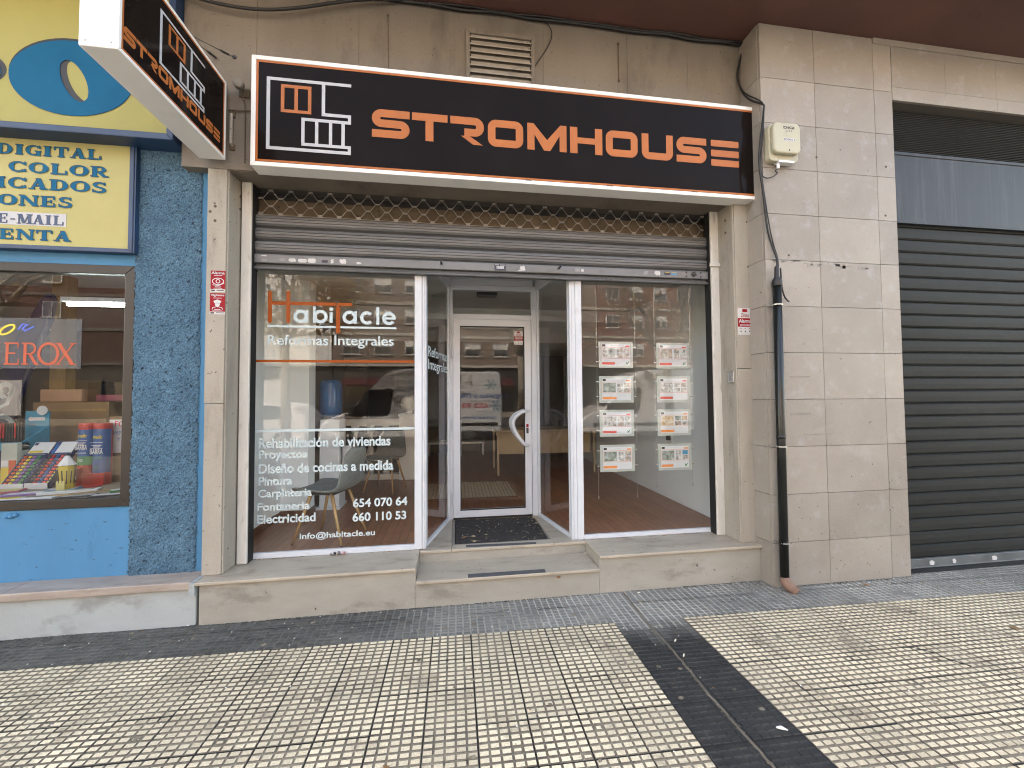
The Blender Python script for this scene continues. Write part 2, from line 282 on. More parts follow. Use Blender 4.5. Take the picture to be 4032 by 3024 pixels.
# ------------------------------------------------------------------ mesh builder
class MB:
    def __init__(s): s.v = []; s.f = []; s.m = []; s.r = []; s.xf = None; s.mi = 0; s.rv = .5
    def V(s, *p):
        p = Vector(p)
        if s.xf: p = s.xf(p)
        s.v.append(tuple(p)); return len(s.v) - 1
    def F(s, idx): s.f.append(tuple(idx)); s.m.append(s.mi); s.r.append(s.rv)
    def box(s, x0, x1, y0, y1, z0, z1):
        a = [s.V(x, y, z) for z in (z0, z1) for y in (y0, y1) for x in (x0, x1)]
        for q in ((0, 2, 3, 1), (4, 5, 7, 6), (0, 1, 5, 4), (2, 6, 7, 3), (0, 4, 6, 2), (1, 3, 7, 5)): s.F([a[i] for i in q])
        return s
    def quad(s, *ps): s.F([s.V(*p) for p in ps]); return s
    def prism(s, poly, ax, a, b):            # poly of 2D points extruded along axis ax ('x','y','z') from a to b
        def P(p, t):
            return {'x': (t, p[0], p[1]), 'y': (p[0], t, p[1]), 'z': (p[0], p[1], t)}[ax]
        A = [s.V(*P(p, a)) for p in poly]; B = [s.V(*P(p, b)) for p in poly]; n = len(poly)
        s.F(A[::-1]); s.F(B)
        for i in range(n): s.F((A[i], A[(i + 1) % n], B[(i + 1) % n], B[i]))
        return s
    def frame(s, x0, x1, z0, z1, w, y0, y1, wb=None):   # mitred rectangular frame in the x-z plane
        wb = w if wb is None else wb
        o = [(x0, z0), (x1, z0), (x1, z1), (x0, z1)]; i = [(x0 + w, z0 + wb), (x1 - w, z0 + wb), (x1 - w, z1 - w), (x0 + w, z1 - w)]
        for k in range(4):
            j = (k + 1) % 4; s.prism([o[k], o[j], i[j], i[k]], 'y', y0, y1)
        return s
    def tube(s, pts, r, n=8, r1=None, cap=True):
        pts = [Vector(p) for p in pts]; rings = []
        up = None
        for k, p in enumerate(pts):
            d = (pts[min(k + 1, len(pts) - 1)] - pts[max(k - 1, 0)]).normalized()
            if up is None:
                up = Vector((0, 0, 1)) if abs(d.z) < .9 else Vector((1, 0, 0))
            a = (up - d * up.dot(d)).normalized(); b = d.cross(a); up = a
            t = k / max(1, len(pts) - 1)
            rr = r[k] if isinstance(r, (list, tuple)) else (r if r1 is None else r + (r1 - r) * t)
            rings.append([s.V(*(p + (a * math.cos(2 * PI * i / n) + b * math.sin(2 * PI * i / n)) * rr)) for i in range(n)])
        for A, B in zip(rings, rings[1:]):
            for i in range(n): s.F((A[i], A[(i + 1) % n], B[(i + 1) % n], B[i]))
        if cap: s.F(rings[0][::-1]); s.F(rings[-1])
        return s
    def lathe(s, prof, c, n=16, axis='z'):
        rings = []
        for r, h in prof:
            ring = []
            for i in range(n):
                a = 2 * PI * i / n; u, v = r * math.cos(a), r * math.sin(a)
                ring.append(s.V(*{'z': (c[0] + u, c[1] + v, c[2] + h), 'y': (c[0] + u, c[1] + h, c[2] + v), 'x': (c[0] + h, c[1] + u, c[2] + v)}[axis]))
            rings.append(ring)
        for A, B in zip(rings, rings[1:]):
            for i in range(n): s.F((A[i], A[(i + 1) % n], B[(i + 1) % n], B[i]))
        s.F(rings[0][::-1]); s.F(rings[-1]); return s
    def ribbon(s, pts, w, closed=False, ax='y', a=0, b=.003):     # thick stroke of width w along a 2D polyline, extruded
        P = [Vector(p) for p in pts]; n = len(P); Lf, Rt = [], []
        for k in range(n):
            if closed: p0, p1 = P[k - 1], P[(k + 1) % n]
            else: p0, p1 = P[max(k - 1, 0)], P[min(k + 1, n - 1)]
            d1 = (P[k] - p0).normalized() if (P[k] - p0).length > 1e-9 else (p1 - P[k]).normalized()
            d2 = (p1 - P[k]).normalized() if (p1 - P[k]).length > 1e-9 else d1
            t = (d1 + d2).normalized(); nn = Vector((-t.y, t.x)); sc = 1 / max(.4, nn.dot(Vector((-d1.y, d1.x))))
            Lf.append(P[k] + nn * w / 2 * sc); Rt.append(P[k] - nn * w / 2 * sc)
        m = n if closed else n - 1
        def Q(p, t): return {'x': (t, p[0], p[1]), 'y': (p[0], t, p[1]), 'z': (p[0], p[1], t)}[ax]
        A = [[s.V(*Q(p, t)) for p in side] for t in (a, b) for side in (Lf, Rt)]
        for k in range(m):
            j = (k + 1) % n
            s.F((A[0][k], A[0][j], A[1][j], A[1][k])); s.F((A[2][k], A[3][k], A[3][j], A[2][j]))
            s.F((A[0][k], A[2][k], A[2][j], A[0][j])); s.F((A[1][k], A[1][j], A[3][j], A[3][k]))
        if not closed:
            for k in (0, n - 1): s.F((A[0][k], A[1][k], A[3][k], A[2][k]))
        return s

def root_loc(o):
    l = Vector((0, 0, 0))
    while o is not None: l = l + o.location; o = o.parent
    return l
def obj(name, mb, mats, parent=None, bevel=0, smooth=False, seg=2, norm=True, loc=None, solid=0, sub=0):
    mats = mats if isinstance(mats, (list, tuple)) else [mats]
    me = bpy.data.meshes.new(name)
    off = root_loc(parent) if parent is not None else Vector(loc or (0, 0, 0))
    me.from_pydata([(v[0] - off.x, v[1] - off.y, v[2] - off.z) for v in mb.v], [], mb.f)
    for m in mats: me.materials.append(M_[m] if isinstance(m, str) else m)
    me.polygons.foreach_set('material_index', mb.m)
    if any(r != .5 for r in mb.r):
        at = me.attributes.new('rnd', 'FLOAT', 'FACE'); at.data.foreach_set('value', mb.r)
    if norm:
        bm = bmesh.new(); bm.from_mesh(me); bmesh.ops.recalc_face_normals(bm, faces=bm.faces); bm.to_mesh(me); bm.free()
    if smooth: me.polygons.foreach_set('use_smooth', [True] * len(me.polygons))
    o = bpy.data.objects.new(name, me); COL.objects.link(o)
    if parent is not None: o.parent = parent
    else: o.location = off
    if bevel:
        b = o.modifiers.new('bevel', 'BEVEL'); b.width = bevel; b.segments = seg; b.limit_method = 'ANGLE'; b.angle_limit = math.radians(40)
    if solid:
        b = o.modifiers.new('solid', 'SOLIDIFY'); b.thickness = solid; b.offset = 0
    if sub:
        b = o.modifiers.new('sub', 'SUBSURF'); b.levels = sub; b.render_levels = sub
    return o
def tag(o, label, cat, group=None):
    o['label'] = label; o['category'] = cat
    if group: o['group'] = group
    return o
def thing(name, label, cat, loc, group=None):
    o = bpy.data.objects.new(name, None); COL.objects.link(o); o.location = loc; o.empty_display_size = .1
    return tag(o, label, cat, group)
def struct(o, kind='structure'): o['kind'] = kind; return o
def dup(root, loc, label, rz=None, group=None):
    r = root.copy(); COL.objects.link(r); r.location = loc; r['label'] = label
    if rz is not None: r.rotation_euler = (0, 0, rz)
    if group: r['group'] = group
    def rec(src, dst):
        for ch in list(src.children):
            c = ch.copy(); COL.objects.link(c); c.parent = dst; rec(ch, c)
    rec(root, r); return r
def B(*a): return MB().box(*a)

# text: mesh letters fitted into a rectangle. O = lower-left corner of the fitted box, U right, V up
def text_geo(body, bold=0.0, font_space=1.0, shear=0.0, res=4):
    cu = bpy.data.curves.new('t', 'FONT'); cu.body = body; cu.offset = bold; cu.space_character = font_space; cu.shear = shear
    cu.resolution_u = res
    ob = bpy.data.objects.new('t', cu); COL.objects.link(ob)
    dg = bpy.context.evaluated_depsgraph_get(); ev = ob.evaluated_get(dg); me = ev.to_mesh()
    vs = [tuple(v.co) for v in me.vertices]; fs = [tuple(p.vertices) for p in me.polygons]
    ev.to_mesh_clear(); bpy.data.objects.remove(ob); bpy.data.curves.remove(cu)
    return vs, fs
def text(mb, body, O, w, h, U=(1, 0, 0), V=(0, 0, 1), bold=0.0, sp=1.0, shear=0.0):
    vs, fs = text_geo(body, bold, sp, shear)
    x0 = min(v[0] for v in vs); x1 = max(v[0] for v in vs); y0 = min(v[1] for v in vs); y1 = max(v[1] for v in vs)
    O, U, V = Vector(O), Vector(U), Vector(V); k = []
    for v in vs:
        p = O + U * ((v[0] - x0) / (x1 - x0) * w) + V * ((v[1] - y0) / (y1 - y0) * h); k.append(mb.V(*p))
    for f in fs: mb.F([k[i] for i in f])
    return mb

def arc(cx, cz, r, a0, a1, n=6): return [(cx + r * math.cos(math.radians(a0 + (a1 - a0) * i / n)), cz + r * math.sin(math.radians(a0 + (a1 - a0) * i / n))) for i in range(n + 1)]
def rrect(x0, x1, z0, z1, r, n=5):
    return arc(x1 - r, z1 - r, r, 0, 90, n) + arc(x0 + r, z1 - r, r, 90, 180, n) + arc(x0 + r, z0 + r, r, 180, 270, n) + arc(x1 - r, z0 + r, r, 270, 360, n)
#@@SETTING
# ================================================================== SETTING
def pavement():
    mb = MB(); px, py = .04832, .0345; X0, Y0 = .0955, 2.401; SH = -.022
    rr = random.Random(3)
    trnd = {}
    i0, i1 = -72, 140; j0, j1 = -44, 21
    for i in range(i0, i1):
        for j in range(j0, j1):
            ti, tj = math.floor(i / 5), math.floor(j / 7)
            if (ti, tj) not in trnd: trnd[(ti, tj)] = rr.random()
            xc = X0 + (i + .5) * px; yc = Y0 + (j + .5) * py
            ys = yc + SH * xc
            if ys > 3.12: continue
            stripe = 1.062 < xc < 1.545
            tone = min(1, max(0, .20 + .24 * (xc + .65) + .10 * math.sin(xc * 5.3 + 1) * math.sin(yc * 7) - .25 * (yc - 2.8)))    # band is dirtier towards the left
            tone = max(.16, min(tone, .42 + .07 * math.sin(xc * 2.3))); mb.rv = min(1, max(0, .65 * trnd[(ti, tj)] + .35 * rr.random()))
            if yc > 2.643: m = 1; mb.rv = min(1, max(0, tone + rr.uniform(-.05, .05)))
            elif stripe:
                k_ = (yc - 2.38 + .05 * math.sin(xc * 21) + rr.uniform(-.02, .02)) / .26
                if k_ > 0: m = 1; mb.rv = max(0.02, min(tone, tone * k_))
                else: m = 2
            else: m = 0
            mb.mi = m
            a, b = .0186, .0106; A, Bb = .0203, .0130
            jx, jy = rr.uniform(-.0006, .0006), rr.uniform(-.0006, .0006); z = rr.uniform(-.0006, .0004) + .0022 * (trnd[(ti, tj)] - .6)
            if rr.random() < .012: a *= rr.uniform(.55, .85); b *= rr.uniform(.55, .85)      # chipped studs
            xc += jx
            def P(u, v, zz): return mb.V(xc + u, yc + jy + v + SH * (xc + u), zz)
            t = [P(-a, -b, z), P(a, -b, z), P(a, b, z), P(-a, b, z)]; q = [P(-A, -Bb, -.0052), P(A, -Bb, -.0052), P(A, Bb, -.0052), P(-A, Bb, -.0052)]
            mb.F(t)
            for k in range(4):
                mb.mi = {0: 8, 1: 1, 2: 5}[m] if k in (0, 2) else {0: 3, 1: 4, 2: 5}[m]  # cream and grey studs: front and back sides darker than the others
                mb.F((q[k], q[(k + 1) % 4], t[(k + 1) % 4], t[k]))
    mb.rv = .49
    def Q(x0, x1, y0, y1, z, m):
        mb.mi = m; mb.quad((x0, y0 + SH * x0, z), (x1, y0 + SH * x1, z), (x1, y1 + SH * x1, z), (x0, y1 + SH * x1 - SH * x1 + SH * x0, z))
    gz = -.005
    xl, xr = X0 + i0 * px, X0 + i1 * px; yb = Y0 + j0 * py
    Q(xl, 1.062, yb, 2.643, gz, 3); Q(1.062, 1.545, yb, 2.55, gz, 5); Q(1.062, 1.545, 2.55, 2.643, gz, 4); Q(1.545, xr, yb, 2.643, gz, 3)
    for ti in range(i0 // 5, i1 // 5):
        for y0, y1 in ((2.643, 2.8845), (2.8845, 3.5)):
            xx = X0 + ti * 5 * px; mb.rv = min(.62, max(.13, .17 + .26 * (xx + .75))); Q(max(xx, xl), xx + 5 * px, y0, y1, gz, 4)
    mb.rv = .49
    # dark open joints between the tiles
    mb.mi = 6
    for ti in range(math.ceil(i0 / 5), i1 // 5 + 1):
        x = X0 + ti * 5 * px; wd = rr.uniform(.0035, .0065)
        mb.quad((x - wd / 2, yb + SH * x, gz + .0015), (x + wd / 2, yb + SH * x, gz + .0015), (x + wd / 2, 2.64 + SH * x, gz + .0015), (x - wd / 2, 2.64 + SH * x, gz + .0015))
    for tj in range(math.ceil(j0 / 7), 3):
        y = Y0 + tj * 7 * py
        for ti in range(math.ceil(i0 / 5), i1 // 5):
            if rr.random() < .25: continue
            x = X0 + ti * 5 * px; x2 = x + 5 * px; wd = rr.uniform(.0035, .008)
            mb.quad((x, y - wd / 2 + SH * x, gz + .0022), (x2, y - wd / 2 + SH * x2, gz + .0022), (x2, y + wd / 2 + SH * x2, gz + .0022), (x, y + wd / 2 + SH * x, gz + .0022))
    # rest of the pavement out to the kerb
    mb.mi = 7
    mb.quad((-60, -5.8, -.004), (60, -5.8, -.004), (60, yb - .022 * 60, -.004), (-60, yb + .022 * 60, -.004))
    mb.quad((-60, yb + .022 * 60, -.0041), (xl, yb - SH * -xl, -.0041), (xl, 3.6, -.0041), (-60, 3.6, -.0041))
    mb.quad((xr, yb + SH * xr, -.0041), (60, yb - .022 * 60, -.0041), (60, 3.6, -.0041), (xr, 3.6, -.0041))
    o = obj('pavement', mb, ['cream_pad', 'grey_pad', 'black_pad', 'groove', 'groove_grey', 'groove_black', 'gasket', 'pave_far', 'groove_dark'], norm=False)
    struct(o)
pavement()
rs = random.Random(5)
mb = MB(); y = 3.0; pts = []
while y > .9:
    pts.append((1.283 + .006 * math.sin(y * 9) + rs.uniform(-.004, .004), y)); y -= .03
mb.ribbon(pts, .013, ax='z', a=-.0045, b=.0015)
for k in range(120):
    yy = rs.uniform(.95, 3.0); c = (1.283 + .006 * math.sin(yy * 9) + rs.uniform(-.014, .014), yy, -.002); r = rs.uniform(.0012, .004)
    mb.lathe([(r * .6, 0), (r, r * .5), (r * .5, r * 1.1)], c, 5)
struct(obj('expansion_joint', mb, 'seam'), 'stuff')
mb = MB()
for k in range(150):                                   # old chewing gum and tar spots trodden into the tiles
    x, yy = rs.uniform(-3, 5.2), rs.uniform(1.0, 2.95); r = rs.uniform(.006, .017); n = 9
    mb.prism([(x + r * rs.uniform(.7, 1.2) * math.cos(2 * PI * i / n), yy - .022 * x + r * .8 * rs.uniform(.7, 1.2) * math.sin(2 * PI * i / n)) for i in range(n)], 'z', -.003, .0012)
struct(obj('gum_spots', mb, 'groove'), 'stuff')
mb = MB(); mb.ribbon([(2.66, 2.10), (2.73, 2.085), (2.765, 2.055), (2.80, 2.02), (2.795, 1.985), (2.82, 1.95), (2.86, 1.90)], .007, ax='z', a=-.004, b=.0012)
struct(obj('paving_crack', mb, 'gasket'), 'stuff')
# plaster crumbs at the broken corner by the drainpipe
mb = MB()
for k in range(170):
    a = abs(rs.gauss(0, .5)); c = (2.16 + a * .75 + rs.uniform(-.05, .03), 2.985 - abs(rs.gauss(0, .05)) - .12 * a, -.003); r = rs.uniform(.002, .0075)
    if c[0] > 2.75: continue
    mb.lathe([(r * .7, 0), (r, r * .5), (r * .4, r * rs.uniform(.8, 1.3))], c, 5)
struct(obj('plaster_crumbs', mb, 'mat_border'), 'stuff')
struct(obj('kerb', B(-60, 60, -5.98, -5.8, -.2, .0), 'kerb'))
struct(obj('road', MB().quad((-60, -24, -.13), (60, -24, -.13), (60, -5.98, -.13), (-60, -5.98, -.13)), 'asphalt'))
struct(obj('far_pavement', B(-60, 60, -33, -24, -.13, 0), 'pave_far'))
struct(obj('ground', B(-120, 120, -120, 120, -1.2, -.25), 'kerb'))

# ---- the shop building: one thing, walls as parts
bld = thing('shop_building', 'beige stone shop building with brown overhanging soffit above the black fascia sign', 'building', (0.4, 3.11, 0))
FY = 3.11
mb = MB(); mb.rv = .3
xs = [-1.94, -1.45, -.725, .0, .725, 1.45, 2.0, 2.5]      # fascia panels with hairline joints
for a, b in zip(xs, xs[1:]):
    mb.box(a + .0012, b - .0012, FY, FY + .08, 3.2, 4.66)
mb.mi = 1; mb.box(-1.93, 2.49, FY + .006, FY + .5, 3.205, 4.66)
obj('fascia', mb, ['fascia', 'joint'], bld)
mb = MB(); mb.box(-1.64, 2.5, FY + .012, 3.352, 3.196, 3.2035); obj('lintel_soffit', mb, 'fascia', bld)
# jamb pilasters standing on the sill ledge (front slab, rounded arris, return slab)
mb = MB(); mb.box(-1.765, -1.637, FY, 3.36, 1.495, 3.199); mb.box(-1.762, -1.638, FY + .001, 3.36, .292, 1.492)
mb.box(-1.640, -1.628, FY + .012, 3.36, .292, 3.195)
obj('left_jamb', mb, 'pilaster', bld, bevel=.004)
mb = MB(); mb.box(2.376, 2.515, 3.07, 3.4, 1.755, 3.195); mb.box(2.377, 2.515, 3.071, 3.4, .292, 1.752); mb.box(2.366, 2.380, 3.082, 3.4, .292, 3.193)
obj('right_jamb', mb, 'pilaster', bld, bevel=.004)
# anchor holes left in the jambs
def hole(prof, c, ax, par=bld): obj('anchor_hole', MB().lathe(prof, c, 9, ax), 'rust_board', par)
for x, y, z in ((2.3655, 3.17, 3.07), (2.3655, 3.17, 2.96)): hole([(.011, 0), (.011, .003), (.006, .004)], (x - .002, y, z), 'x')
for x, z in ((2.493, 3.02), (2.493, 2.63)): hole([(.008, 0), (.008, .003)], (x, 3.0685, z), 'y')
for x, z in ((-1.712, 2.92), (-1.745, 2.88), (-1.712, 2.815)): hole([(.010, 0), (.010, .003)], (x, FY - .0015, z), 'y')
for z in (3.08, 2.98): hole([(.009, 0), (.009, .004)], (-1.6275, 3.27, z), 'x')
mb = MB()
mb.box(-12, 14, 2.34, 3.6, 4.625, 4.9); obj('soffit', mb, 'soffit', bld)
mb = MB(); mb.box(-12, 14, 2.9, 12, 4.9, 10); mb.box(-1.9, 2.55, 3.35, 3.6, 3.55, 4.9); obj('upper_storeys', mb, 'upper_wall', bld)
mb = MB(); mb.prism([(2.884, 4.574), (2.90, 4.574), (2.90, 4.62), (2.876, 4.62), (2.882, 4.59)], 'x', 3.6, 9); obj('cornice', mb, 'stone_tile', bld)

# ---- plinth steps
def ledge(name, x0, x1, label):
    t = thing(name, label, 'window ledge', ((x0 + x1) / 2, 3.1, 0))
    rid = MB(); rid.box(x0 + (.0 if x0 > 0 else .02), x1, 3.022, 3.40, -.02, .268); obj('riser', rid, 'marble_riser', t, bevel=.002)
    tr = MB(); tr.box(x0, x1, 3.0, 3.385, .268, .2905); obj('slab', tr, 'marble', t, bevel=.006, seg=3)
    return t
ledge('stone_ledge', -1.742, -.288, 'long marble ledge under the left shop window with the chair behind')
t = ledge('stone_ledge', 1.1065, 2.53, 'long marble ledge under the right shop window with hanging cards')
step = thing('entrance_step', 'low marble doorstep with a grey anti slip strip below the glass door', 'step', (.4, 3.1, 0))
mb = MB(); mb.box(-.287, 1.105, 3.022, 3.34, -.02, .171); obj('riser', mb, 'marble_riser', step, bevel=.002)
mb = MB(); mb.box(-.287, 1.105, 3.0, 3.335, .171, .1945); obj('tread', mb, 'marble', step, bevel=.006, seg=3)
mb = MB(); mb.prism([(.091, 3.005), (.678, 2.999 + .005), (.680, 3.062), (.09, 3.066)], 'z', .1945, .1965); obj('anti_slip_strip', mb, 'strip_grey', step)
land = thing('entrance_landing', 'upper marble landing with recessed doormat well in front of the glass door', 'step', (.4, 3.4, .2))
mb = MB(); mb.box(-.287, 1.105, 3.338, 3.42, .19, .268); obj('riser', mb, 'marble_riser', land, bevel=.002)
def trap_slab(mb, x0a, x1a, x0b, x1b, ya, yb, z0, z1): mb.prism([(x0a, ya), (x1a, ya), (x1b, yb), (x0b, yb)], 'z', z0, z1)
mb = MB(); trap_slab(mb, -.287, -.031, -.075, -.036, 3.325, 4.17, .268, .2905); trap_slab(mb, .826, 1.105, .800, .88, 3.325, 4.17, .268, .2905); mb.box(-.0295, .8245, 3.325, 3.425, .268, .2905)
mb.box(-.0295, .8, 4.135, 4.2, .268, .292)
obj('slab', mb, 'marble', land, bevel=.005)
mb = MB(); mb.prism([(.087, 3.352), (.673, 3.330), (.676, 3.372), (.086, 3.399)], 'z', .2905, .2925); obj('anti_slip_strip', mb, 'strip_grey', land)
mb = MB(); mb.box(-.029, .824, 3.425, 4.135, .25, .272); obj('mat_well', mb, 'mat_border', land)
dm = thing('doormat', 'black bristle doormat scattered with dry leaves before the glass door', 'doormat', (.4, 3.78, .272))
mb = MB(); nx, ny = 60, 50
for i in range(nx + 1):
    for j in range(ny + 1):
        e = i in (0, nx) or j in (0, ny)
        mb.V(-.006 + .812 * i / nx, 3.440 + .684 * j / ny, .274 if e else .284 + rs.uniform(0, .006))
for i in range(nx):
    for j in range(ny):
        a = i * (ny + 1) + j; mb.F((a, a + ny + 1, a + ny + 2, a + 1))
obj('fibre_pad', mb, 'mat_fibre', dm)
mb = MB(); mb.box(-.0275, -.0075, 3.426, 4.134, .272, .2895); mb.box(.8065, .823, 3.426, 4.134, .272, .2895); mb.box(-.0075, .8065, 3.426, 3.439, .272, .2885); mb.box(-.0075, .8065, 4.125, 4.134, .272, .2925)
obj('rim', mb, 'mat_border', dm)

mb = MB()                                             # black dirt packed into the joint where the plinth meets the paving
for k in range(900):
    x = rs.uniform(-2.9, 3.78); yb_ = 3.028 if x < -1.745 else (3.021 if x < 2.5 else 2.887); r = rs.uniform(.002, .006)
    mb.lathe([(r, 0), (r * .8, r * rs.uniform(.3, .9))], (x, yb_ - abs(rs.gauss(0, .006)), -.004), 5)
struct(obj('joint_dirt', mb, 'gasket'), 'stuff')
# ---- stone tiled pillar
pil = thing('stone_pillar', 'pale stone tiled pillar between the shop front and the dark roller door', 'pillar', (3.1, 2.888, 0))
mb = MB(); zs = [0.0] + [.345 + .3815 * k for k in range(12)]
zs = [z for z in zs if z < 4.5] + [4.622]
xs = [2.505, 3.013, 3.597, 3.781]
rp = random.Random(11)
for a, b in zip(zs, zs[1:]):
    for c, d in zip(xs, xs[1:]):
        mb.rv = rp.random(); mb.box(c + .0018, d - .0018, 2.888 + rp.uniform(0, .0012), 2.91, a + .0018, b - .0018)
    mb.rv = rp.random(); mb.box(2.4985, 2.5165, 2.9105, 3.45, a + .0018, b - .0018)
    mb.rv = rp.random(); mb.box(3.765, 3.7825, 2.9105, 3.1, a + .0012, b - .0012)
for c in range(14):                                    # band over the garage opening
    x = 3.7845 + c * .56; mb.rv = rp.random(); mb.box(x, x + .5576, 2.888, 2.91, 4.21, 4.572)
    mb.rv = rp.random(); mb.box(x, x + .5576, 2.888, 2.91, 4.092, 4.2076)
mb.mi = 1; mb.rv = .5; mb.box(2.515, 3.767, 2.909, 3.4, .0, 4.62); mb.box(3.767, 10, 2.909, 3.4, 4.095, 4.565)
obj('cladding', mb, ['stone_tile', 'joint'], pil)
mb = MB(); ps = random.Random(4)     # scuffs and screw holes on the slabs
for x0, x1, z in ((2.56, 2.68, 2.615), (2.74, 2.80, 2.625), (2.86, 3.02, 2.60), (3.14, 3.20, 2.605), (3.2, 3.29, 2.595), (3.30, 3.46, 2.585)):
    for k in range(7):
        a = ps.uniform(x0, x1); mb.box(a, a + ps.uniform(.01, .035), 2.8868, 2.8885, z + ps.uniform(-.014, .010), z + ps.uniform(.011, .017))
for x0, x1, z, h in ((2.70, 2.88, 1.67, .010), (2.82, 2.99, 1.49, .010), (2.69, 2.88, 1.36, .022), (2.80, 3.02, 1.20, .007), (3.02, 3.08, 1.20, .010)):
    mb.box(x0, x1, 2.8868, 2.8885, z, z + h)
obj('scuff_mark', mb, 'mat_border', pil)
mb = MB()
for x, z in ((3.69, 3.49), (2.72, 2.675), (3.665, 3.06), (3.01, 3.52)): mb.lathe([(.009, 0), (.009, .003)], (x, 2.8862, z), 10, 'y')
for k in range(60):
    x, z = ps.uniform(2.55, 3.75), abs(ps.gauss(.35, .32)); r = ps.uniform(.0015, .0055)
    if .02 < z < 1.2: mb.lathe([(r, 0), (r * .8, .001)], (x, 2.8872, z), 6, 'y')
obj('screw_hole', mb, 'rust_board', pil)

# ---- garage roller door
gd = thing('garage_door', 'dark grey ribbed roller door with blue grey panel and ventilation grille above', 'roller door', (5.3, 3.02, 0))
GX0, GX1 = 3.783, 7.4
mb = MB()
k = 0; z = .085
while z < 3.04:
    z1 = min(z + .1135, 3.05); mb.rv = min(1, rp.uniform(.25, .6) + (.35 if z < .4 else 0))
    mb.prism([(3.020, z), (3.012, z + .012), (3.010, z + .055), (3.012, z1 - .016), (3.022, z1 - .009), (3.026, z1 - .0045), (3.020, z1), (3.05, z1), (3.05, z)], 'x', GX0, GX1); z = z1
obj('slat_curtain', mb, 'slat_dark', gd)
mb = MB(); mb.box(GX0, GX1, 2.998, 3.05, .004, .083); mb.box(GX0, GX1, 2.990, 2.999, .006, .018); obj('bottom_bar', mb, 'bar_grey', gd, bevel=.003)
for x, w_ in ((4.12, .05), (4.363, .035), (4.788, .055)): obj('sticker_scrap', MB().prism([(x, .028), (x + w_ * .8, .024), (x + w_, .05), (x + w_ * .5, .066), (x - .004, .06)], 'y', 2.9965, 2.9985), 'label_white', gd)
mb = MB(); mb.box(GX0, GX1, 2.985, 3.02, 3.052, 3.70); mb.box(GX0, GX1, 2.975, 2.986, 3.05, 3.075); mb.box(GX0, GX1, 2.978, 2.986, 3.672, 3.702); obj('header_panel', mb, 'panel_grey', gd, bevel=.003)
mb = MB(); z = 3.712
while z < 4.085:
    mb.prism([(2.985, z), (2.982, z + .006), (3.01, z + .019), (3.012, z + .012)], 'x', GX0, GX1); z += .0165
mb.box(GX0, GX1, 3.02, 3.05, 3.70, 4.095)
obj('grille', mb, 'grille_dark', gd)
mb = MB(); mb.lathe([(.014, 0), (.014, .006), (.006, .010)], (3.87, 2.975, 3.655), 10, 'y'); obj('bolt', mb, 'gasket', gd)
mb = MB(); mb.box(GX0, GX1, 2.93, 3.0, -.003, .004); obj('floor_rail', mb, 'gasket', gd)

# ---- blue neighbour shop: wall, base, window
bl = thing('blue_shop_wall', 'blue painted shop wall with rough stucco pier left of the beige shop front', 'wall', (-2.6, 3.2, .3))
mb = MB()
mb.box(-7, -2.272, 3.2, 3.3, .29, .786); mb.box(-7, -2.272, 3.2, 3.3, 2.47, 4.66); mb.box(-7, -4.4, 3.2, 3.3, .786, 2.47); mb.box(-1.80, -1.766, 3.197, 3.5, .292, 3.25)
obj('smooth_render', mb, 'blue_smooth', bl, bevel=.004)
mb = MB(); nx, nz = 40, 330; xa, xb, za, zb = -2.272, -1.842, .288, 4.62
rb = random.Random(8)
for i in range(nx + 1):
    for j in range(nz + 1):
        e = .004 if 0 < i < nx else .0
        mb.V(xa + (xb - xa) * i / nx + (rb.uniform(-.006, .006) if i in (0, nx) else 0), 3.190 - e - abs(rb.gauss(0, .0034)), za + (zb - za) * j / nz)
for i in range(nx):
    for j in range(nz):
        a = i * (nz + 1) + j; mb.F((a, a + nz + 1, a + nz + 2, a + 1))
obj('stucco_pier', mb, 'blue_rough', bl, norm=False)
mb = MB(); mb.box(-2.27, -1.80, 3.192, 3.5, .29, 4.62); obj('pier_core', mb, 'blue_smooth', bl)
for x, z, s_ in ((-2.99, .742, .017), (-2.965, .748, .014), (-3.012, .738, .012)): obj('paint_blob', MB().lathe([(s_ * .9, .0), (s_, -.012), (s_ * .5, -.022)], (x, 3.2, z), 9, 'y'), 'blue_smooth', bl, smooth=True)
q_ = random.Random(17); mb = MB()
for k in range(26):
    x, z = q_.uniform(-3.1, -2.3), q_.uniform(.30, .76); L_ = q_.uniform(.004, .03); mb.prism([(x, z), (x + L_, z + q_.uniform(-.006, .006)), (x + L_ * .9, z + .003), (x + .002, z + .003 + q_.uniform(0, .003))], 'y', 3.1985, 3.2)
obj('scuff_mark', mb, 'blue_rough', bl)
wb = thing('white_base_wall', 'low white rendered base wall with worn marble cap under the blue shop', 'wall', (-2.6, 3.05, 0))
mb = MB(); mb.box(-7, -1.746, 3.032, 3.3, -.03, .243); obj('render', mb, 'white_render', wb, bevel=.006)
mb = MB(); mb.box(-2.87, -1.772, 3.008, 3.21, .243, .296); mb.box(-7, -2.873, 3.010, 3.21, .243, .296); obj('cap', mb, 'old_marble', wb, bevel=.007, seg=3)
mb = MB(); mb.prism([(-1.775, 3.0), (-1.742, 3.005), (-1.742, 3.2), (-1.77, 3.2)], 'z', .20, .292); obj('mortar', mb, 'white_render', wb)
